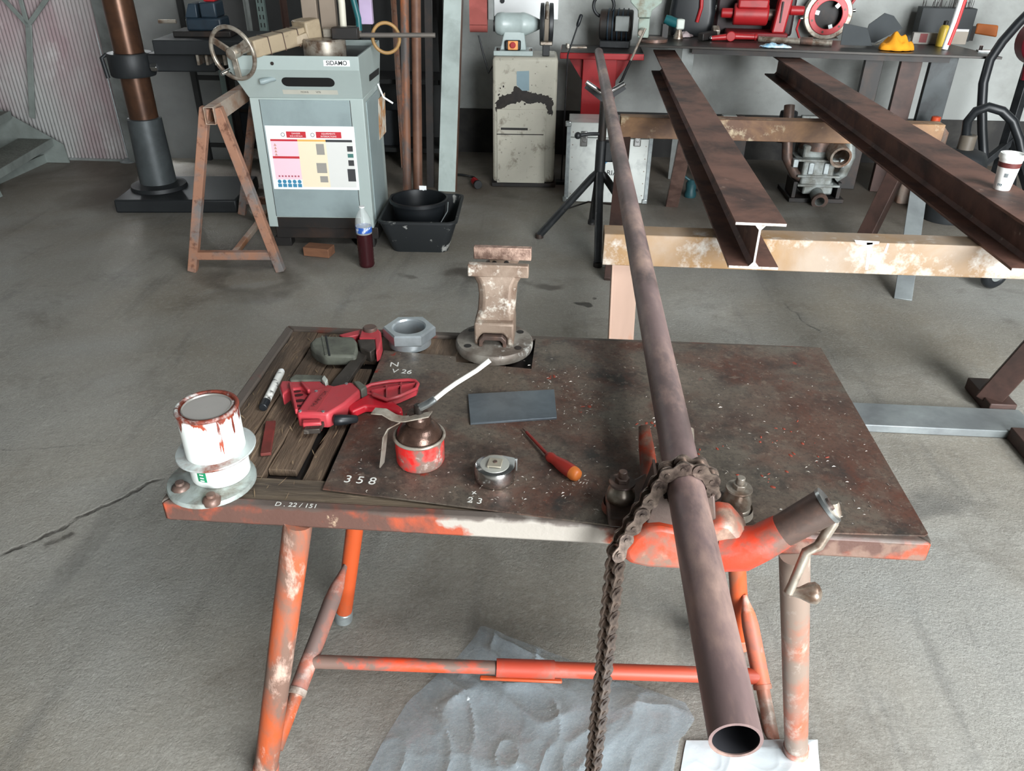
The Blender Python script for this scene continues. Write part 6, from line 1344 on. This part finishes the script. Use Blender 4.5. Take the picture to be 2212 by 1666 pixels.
# chuck head, a red ring
t = bthing('die_head', 'round die head with a red ring standing on the dark bench', 'die head', 1782, 82); t.location.y += .03; Fv = Fr(t)
cz = Fv.v(1782, 32, 0).z; rr1 = 50 / ppm(t.matrix_basis @ V((0, 0, cz)))
Y_ = Matrix(((1, 0, 0, 0), (0, 0, 1, 0), (0, -1, 0, cz), (0, 0, 0, 1)))
def ringm(ro, ri, y0, y1): return MB().pipe((0, y0, cz), (0, y1, cz), ro, ri, 40)
add('housing', ringm(rr1, rr1 * .66, 0, .08), K['dullsteel'], t, bevel=.006); rr = add('red_ring', ringm(rr1 * .80, rr1 * .56, -.014, .01), mat('salmon_red', (206, 72, 76), .4), t, bevel=.004)
for k in range(6): a = math.radians(60 * k + 20); add('ring_screw', MB().cyl((rr1 * .68 * math.cos(a), -.017, cz + rr1 * .68 * math.sin(a)), (rr1 * .68 * math.cos(a), -.01, cz + rr1 * .68 * math.sin(a)), .008, n=10), K['castdark'], rr)
for k in range(3): a = math.radians(120 * k + 40); add('die', MB().box(-.014, .014, -.012, .02, rr1 * .40, rr1 * .60, TR((0, 0, cz)) @ RY_(a)), K['zinc'], t)
for k in range(4): a = math.radians(90 * k + 10); add('knob', MB().cyl((rr1 * .98 * math.cos(a), .03, cz + rr1 * .98 * math.sin(a)), (rr1 * 1.12 * math.cos(a), .03, cz + rr1 * 1.12 * math.sin(a)), .012, n=12), K['chrome'], t)
add('inner_bore', MB().cyl((0, .07, cz), (0, .085, cz), rr1 * .9, n=30), K['dark'], t); add('foot', MB().box(-rr1 * .6, rr1 * .6, .0, .09, 0, cz - rr1 * .93), K['castdark'], t, bevel=.006)
add('release_arm', MB().bar(V((rr1 * .8, .04, cz + rr1 * .3)), V((rr1 * 1.5, .06, cz + rr1 * 1.5)), .03, .02), K['red'], t, bevel=.005)
# dark boards
def board(label, pts, v, tilt, th):
    P = px(*pts[0], BZ + .001); t = thing('dark_board', label, 'board', (P.x, P.y, BZ + .001), bang); Fq = Fr(t); o = [Fq.v(*p, v) for p in pts]
    mb = MB(); fr_ = [V((p.x, v + tilt * max(p.z, 0), max(p.z, .012))) for p in o]; mb.loft([fr_, [p + V((0, th, 0)) for p in fr_]]); add('sheet', mb, K['board'], t); return t
board('matt grey upright board leaning left of the yellow cloth', [(1815, 101), (1883, 104), (1876, 62), (1826, 52)], 0, .35, .012)
t = board('dark octagonal visor board leaning over the yellow cloth', [(1888, 98), (1952, 62), (1935, 36), (1916, 30), (1880, 54), (1872, 72), (1876, 92)], .05, .3, .012)
q = Fr(t); add('pale_edge', MB().bar(q.v(1888, 99, .045), q.v(1930, 76, .045), .012, .008), mat('pale_wood', (176, 168, 150), .6), t)
# brush crate with packets, spray can and tube
t = bthing('rod_crate', 'dark crate bristling with welding rods at the end of the bench', 'crate', 2040, 92); Fv = Fr(t); a, b_ = Fv.v(1975, 92, .10), Fv.v(2092, 92, .10)
add('box', MB().box(a.x, b_.x, .10, .24, 0, .22), mat('dark_crate', (50, 54, 56), .6), t, bevel=.004)
mb = MB(); rr9 = random.Random(3)
for k in range(46): xx = rr9.uniform(a.x + .01, b_.x - .01); yy = rr9.uniform(.11, .23); mb.cyl((xx, yy, .21), (xx + rr9.uniform(-.01, .01), yy, .25 + rr9.uniform(0, .07)), .0022, n=5)
o = add('welding_rods', mb, K['dark'], t); o['kind'] = 'stuff'
t = bthing('rod_packet', 'white cardboard rod packet with a red square before the dark crate', 'packet', 2003, 97); add('box', MB().box(-.10, .09, .03, .08, 0, .075), mat('dull_carton', (150, 146, 140), .7), t, bevel=.002); add('red_square', MB().box(-.055, -.005, .028, .0305, .012, .07), mat('faded_red_print', (120, 50, 50), .6), t)
t = bthing('rod_packet', 'plain pale cardboard rod packet beside the spray can', 'packet', 2072, 97); add('box', MB().box(-.055, .05, .03, .08, 0, .085), mat('pale_carton', (170, 160, 148), .7), t, bevel=.002); add('flap', MB().box(-.053, .048, .03, .033, .085, .10), K['white'], t)
t = bthing('spray_can', 'yellow spray can standing before the dark crate', 'spray can', 2030, 100, 0); Fv = Fr(t); zt = Fv.v(2034, 52, 0).z
add('body', MB().lathe([(.030, 0), (.032, .004), (.032, zt - .03), (.026, zt - .012), (.016, zt - .004)], n=24), mat('yellow_can', (206, 176, 70), .4, c2=(190, 110, 50), s=5, t=.62, w=.05), t, smooth=40); add('cap', MB().lathe([(.016, zt - .004), (.016, zt + .02), (.008, zt + .024)], n=16), K['dark'], t, smooth=40)
t = bthing('sealant_tube', 'tall white and red striped tube standing by the spray can', 'tube', 2040, 107); Fv = Fr(t); top = Fv.v(2066, -10, 0).z
add('tube', MB().tube([V((0, 0, .001)), V((.02, .01, top * .5)), V((.035, .02, top + .05))], .021, n=18), K['white'], t, smooth=50); add('red_stripe', MB().tube([V((.014, -.012, .03)), V((.034, -.002, top * .5)), V((.05, .008, top + .04))], .013, n=12), mat('tube_red', (204, 58, 60), .45), t, smooth=50)
t = bthing('wooden_mallet', 'orange brown wooden mallet sticking out behind the dark crate', 'mallet', 2134, 94); add('handle', MB().hexa([(-.07, .12, .05), (.09, .12, .03), (.09, .15, .03), (-.07, .15, .05), (-.07, .12, .12), (.08, .12, .11), (.08, .15, .11), (-.07, .15, .12)]), mat('orange_wood', (196, 110, 52), .55), t, bevel=.01); add('tang', MB().box(-.1, -.068, .125, .145, .001, .10), K['dark'], t)
t = bthing('metal_clip', 'small shiny clip at the right corner of the bench', 'clip', 2130, 112); add('plate', MB().box(-.05, .06, 0, .05, 0, .008), K['zinc'], t, bevel=.001); add('bolt', MB().cyl((-.03, .025, .008), (-.03, .025, .035), .012, n=8), K['chrome'], t)
# ============================================================ UNDER AND BESIDE THE BENCH
P = px(1768, 446); t = thing('cast_pump', 'pale grey cast pump with open flanges on the floor under the beam', 'pump', (P.x, P.y + .10, 0)); F = Fr(t)
K['pump'] = mat('dirty_aluminium_casting', (150, 156, 154), .5, metal=.3, c2=(104, 104, 98), s=12, t=.5, w=.12, c3=(60, 58, 54), s3=16, t3=.64); yp = 0.0
def q_(x, y, v=0.0): return F.v(x, y, v)
a, b_ = q_(1727, 400), q_(1808, 345); add('block', MB().box(a.x, b_.x, 0, .20, a.z, b_.z), K['pump'], t, bevel=.012)
a, b_ = q_(1732, 420), q_(1802, 396); add('lower_block', MB().box(a.x, b_.x, .0, .20, max(.03, a.z), b_.z), K['pump'], t, bevel=.012)
a, b_ = q_(1736, 345), q_(1800, 318); add('upper_block', MB().box(a.x, b_.x, .03, .20, a.z, b_.z), K['pump'], t, bevel=.012)
for yy in (346, 380, 400): a, b_ = q_(1722, yy), q_(1814, yy); add('flange', MB().box(a.x, b_.x, -.012, .21, a.z - .008, a.z + .008), K['pump'], t, bevel=.003)
for xx in (1752, 1785): a, b_ = q_(xx - 9, 377), q_(xx + 9, 352); add('window', MB().box(a.x, b_.x, -.008, .01, a.z, b_.z), K['galv'], t, bevel=.006)
a = q_(1768, 425, -.06); add('spout', MB().pipe(a + V((0, .10, .01)), a + V((0, -.05, -.02)), .045, .032, 24), K['pump'], t); add('spout_flange', MB().pipe(a + V((0, -.03, -.016)), a + V((0, -.052, -.0205)), .056, .033, 24), K['castdark'], t)
a = q_(1812, 333, -.02); add('inlet', MB().pipe(a + V((-.01, .14, .02)), a + V((.0, -.06, -.01)), .072, .056, 28), mat('rusty_inlet', (112, 84, 66), .6, c2=(150, 140, 128), s=10), t)
for s, xx in ((-1, 1702), (1, 1834)):
    a = q_(xx, 270, .06); b_ = q_(xx + s * 2, 340, .04); c_ = q_(xx - s * 14, 375, .04); d_ = q_(xx - s * 30, 385, .05); add('elbow_pipe', MB().tube([a + V((0, .05, .12)), a, b_, c_, d_], [.036, .036, .036, .034, .032], n=16), K['castdark'] if s < 0 else K['pump'], t, smooth=60)
    e = q_(xx - s * 16, 352, -.01); add('bolt', MB().box(e.x - .018, e.x + .018, -.03, .02, e.z - .028, e.z + .028), K['galv'], t, bevel=.004)
add('top_cover', MB().lathe([(.12, 0), (.115, .06), (.05, .12)], TR((q_(1765, 320, .1).x, .13, q_(1765, 322, .1).z)), n=24), K['castdark'], t, smooth=40)
a = q_(1745, 250, .25); add('rear_bracket', MB().box(a.x - .04, a.x + .16, .24, .28, .2, a.z + .0), K['pump'], t, bevel=.006); add('rear_motor', MB().cyl((a.x - .12, .30, .35), (a.x - .12, .30, a.z + .02), .075, .06, n=22), K['black'], t, bevel=.01)
for xx in (1712, 1808): a = q_(xx, 430, .0); add('leg', MB().box(a.x - .012, a.x + .012, .0, .2, 0, .14), K['dark'], t)
add('foot_plate', MB().box(q_(1712, 430).x - .03, q_(1812, 430).x + .03, -.02, .34, 0, .03), K['dark'], t, bevel=.003)
P = px(1490, 425); t = thing('teal_hand_pump', 'small teal hand pump under the rusty beam by the aluminium case', 'pump', (P.x, P.y, 0)); K['tealdark'] = mat('dark_teal_paint', (28, 66, 72), .45); add('body', MB().lathe([(.04, 0), (.045, .02), (.035, .05), (.04, .10), (.02, .125)], n=20), K['tealdark'], t, smooth=40); add('lever', MB().tube([V((0, 0, .11)), V((-.06, 0, .15)), V((-.12, .02, .14))], .010, n=10), K['tealdark'], t, smooth=60); add('hose', MB().tube([V((.04, 0, .05)), V((.10, -.05, .06)), V((.16, -.02, .02)), V((.2, .05, .012))], .01, n=8), K['black'], t, smooth=70)
a = pxy(1585, 252, 5.9); t = thing('fittings_box', 'small pale box of fittings standing beyond the brown trestle rail', 'box', (a.x, 5.9, 0)); add('stand', MB().box(-.10, .12, 0, .14, 0, a.z - .06), K['dark'], t, bevel=.004); add('box', MB().box(-.07, .03, .02, .10, a.z - .06, a.z), K['alu'], t, bevel=.004); add('spring', MB().cyl((.06, .05, a.z - .06), (.06, .05, a.z + .0), .03, n=16), K['castdark'], t)
# bottle of orange liquid and canister behind the dark beam
P = pxy(2012, 300, 5.6); t = thing('oil_jug', 'clear plastic jug with an orange cap behind the dark beam', 'jug', (P.x, 5.6, 0)); zt = pxy(2012, 268, 5.6).z
add('body', MB().loft([rrect(.11, 0, .12, .001, .03), rrect(.115, 0, .12, zt - .06, .03), rrect(.06, .03, .09, zt, .02)]), mat('dirty_jug', (176, 160, 148), .35, c2=(150, 110, 90), s=4), t, smooth=40); add('cap', MB().lathe([(.03, zt), (.03, zt + .035), (.026, zt + .038)], TR((.02, .06, 0)), n=18), mat('orange_cap', (214, 84, 48), .4), t, smooth=40); add('label_patch', MB().box(-.06, .07, -.002, .001, .1, zt - .1), mat('grey_label', (140, 140, 138), .6), t)
P = pxy(2082, 330, 5.3); t = thing('drum_pump', 'dark drum with a pump head and black hose by the wall', 'drum', (P.x, 5.3, 0)); zt = pxy(2082, 308, 5.3).z
add('drum', MB().lathe([(.15, .001), (.155, .02), (.155, zt - .10), (.13, zt - .06), (.07, zt - .04)], n=28), K['darkcast'], t, smooth=40); add('pump_head', MB().cyl((0, 0, zt - .05), (0, 0, zt + .05), .05, n=20), mat('brown_grey_head', (96, 88, 78), .5), t, bevel=.006)
hp_ = [(2086, 290), (2090, 262), (2108, 240), (2135, 231), (2165, 240), (2188, 262), (2202, 300), (2210, 340)]; pts = [pxy(a, b_, 5.3 - .02 * k) - t.location for k, (a, b_) in enumerate(hp_)]; add('hose', MB().tube([V((0, 0, zt + .03))] + pts, .028, n=12), K['blackplastic'], t, smooth=70)
P = px(2130, 330); hp_ = [(2125, 330), (2122, 280), (2121, 230), (2124, 180), (2138, 130), (2165, 90), (2200, 50), (2240, 10)]; yh = 5.55
t = thing('black_hose', 'thick black hose looping up the wall to the dark red reel', 'hose', tuple(pxy(2125, 330, yh))); pts = [pxy(a, b_, yh + .03 * k) for k, (a, b_) in enumerate(hp_)]
b0 = pts[0]; wadd(t, 'hose', MB().tube([V((b0.x + .35, yh - .1, .035)), V((b0.x + .1, yh - .06, .04)), V((b0.x + .02, yh - .03, .12))] + pts, .03, n=12), K['blackplastic'], smooth=70)
P = pxy(2262, 90, 5.8); t = thing('hose_reel_stand', 'dark red reel on a black steel stand at the right wall', 'reel', (P.x, 5.8, 0)); K['darkred'] = mat('dark_red_paint', (104, 22, 34), .45, vary=.1)
add('reel', MB().cyl((-.02, -.06, P.z), (-.02, .10, P.z), .15, n=32), K['darkred'], t, bevel=.03); add('nozzle', MB().tube([V((-.06, 0, P.z - .16)), V((-.06, 0, P.z - .24))], [.04, .03], n=12), K['darkred'], t)
a = pxy(2200, 120, 5.8) - t.location; b_ = pxy(2150, 330, 5.8) - t.location
add('post', MB().bar(V((-.05, .02, P.z - .1)), V((b_.x + .06, .0, .02)), .06, .06), K['black'], t, bevel=.004)
for s in ((-.42, -.12), (.2, .1), (.15, -.35)): add('leg', MB().bar(V((b_.x + .09, 0, .42)), V((b_.x + .06 + s[0], s[1], .01)), .045, .045), K['black'], t, bevel=.003)
P = px(2150, 632); t = thing('trolley_wheel', 'dark rubber trolley wheel on the floor beyond the trestle rail', 'wheel', (P.x, P.y + .06, 0), .4)
add('tyre', MB().torus((0, 0, .088), (0, 1, 0), .060, .027, n=30, m=12), K['blackplastic'], t, smooth=70); add('hub', MB().cyl((0, -.02, .088), (0, .02, .088), .045, n=22), K['postgrey'], t, bevel=.004); add('fork', MB().box(-.02, .02, .03, .045, .088, .24).box(-.02, .02, -.045, -.03, .088, .24).box(-.03, .03, -.045, .045, .24, .26), K['dark'], t)
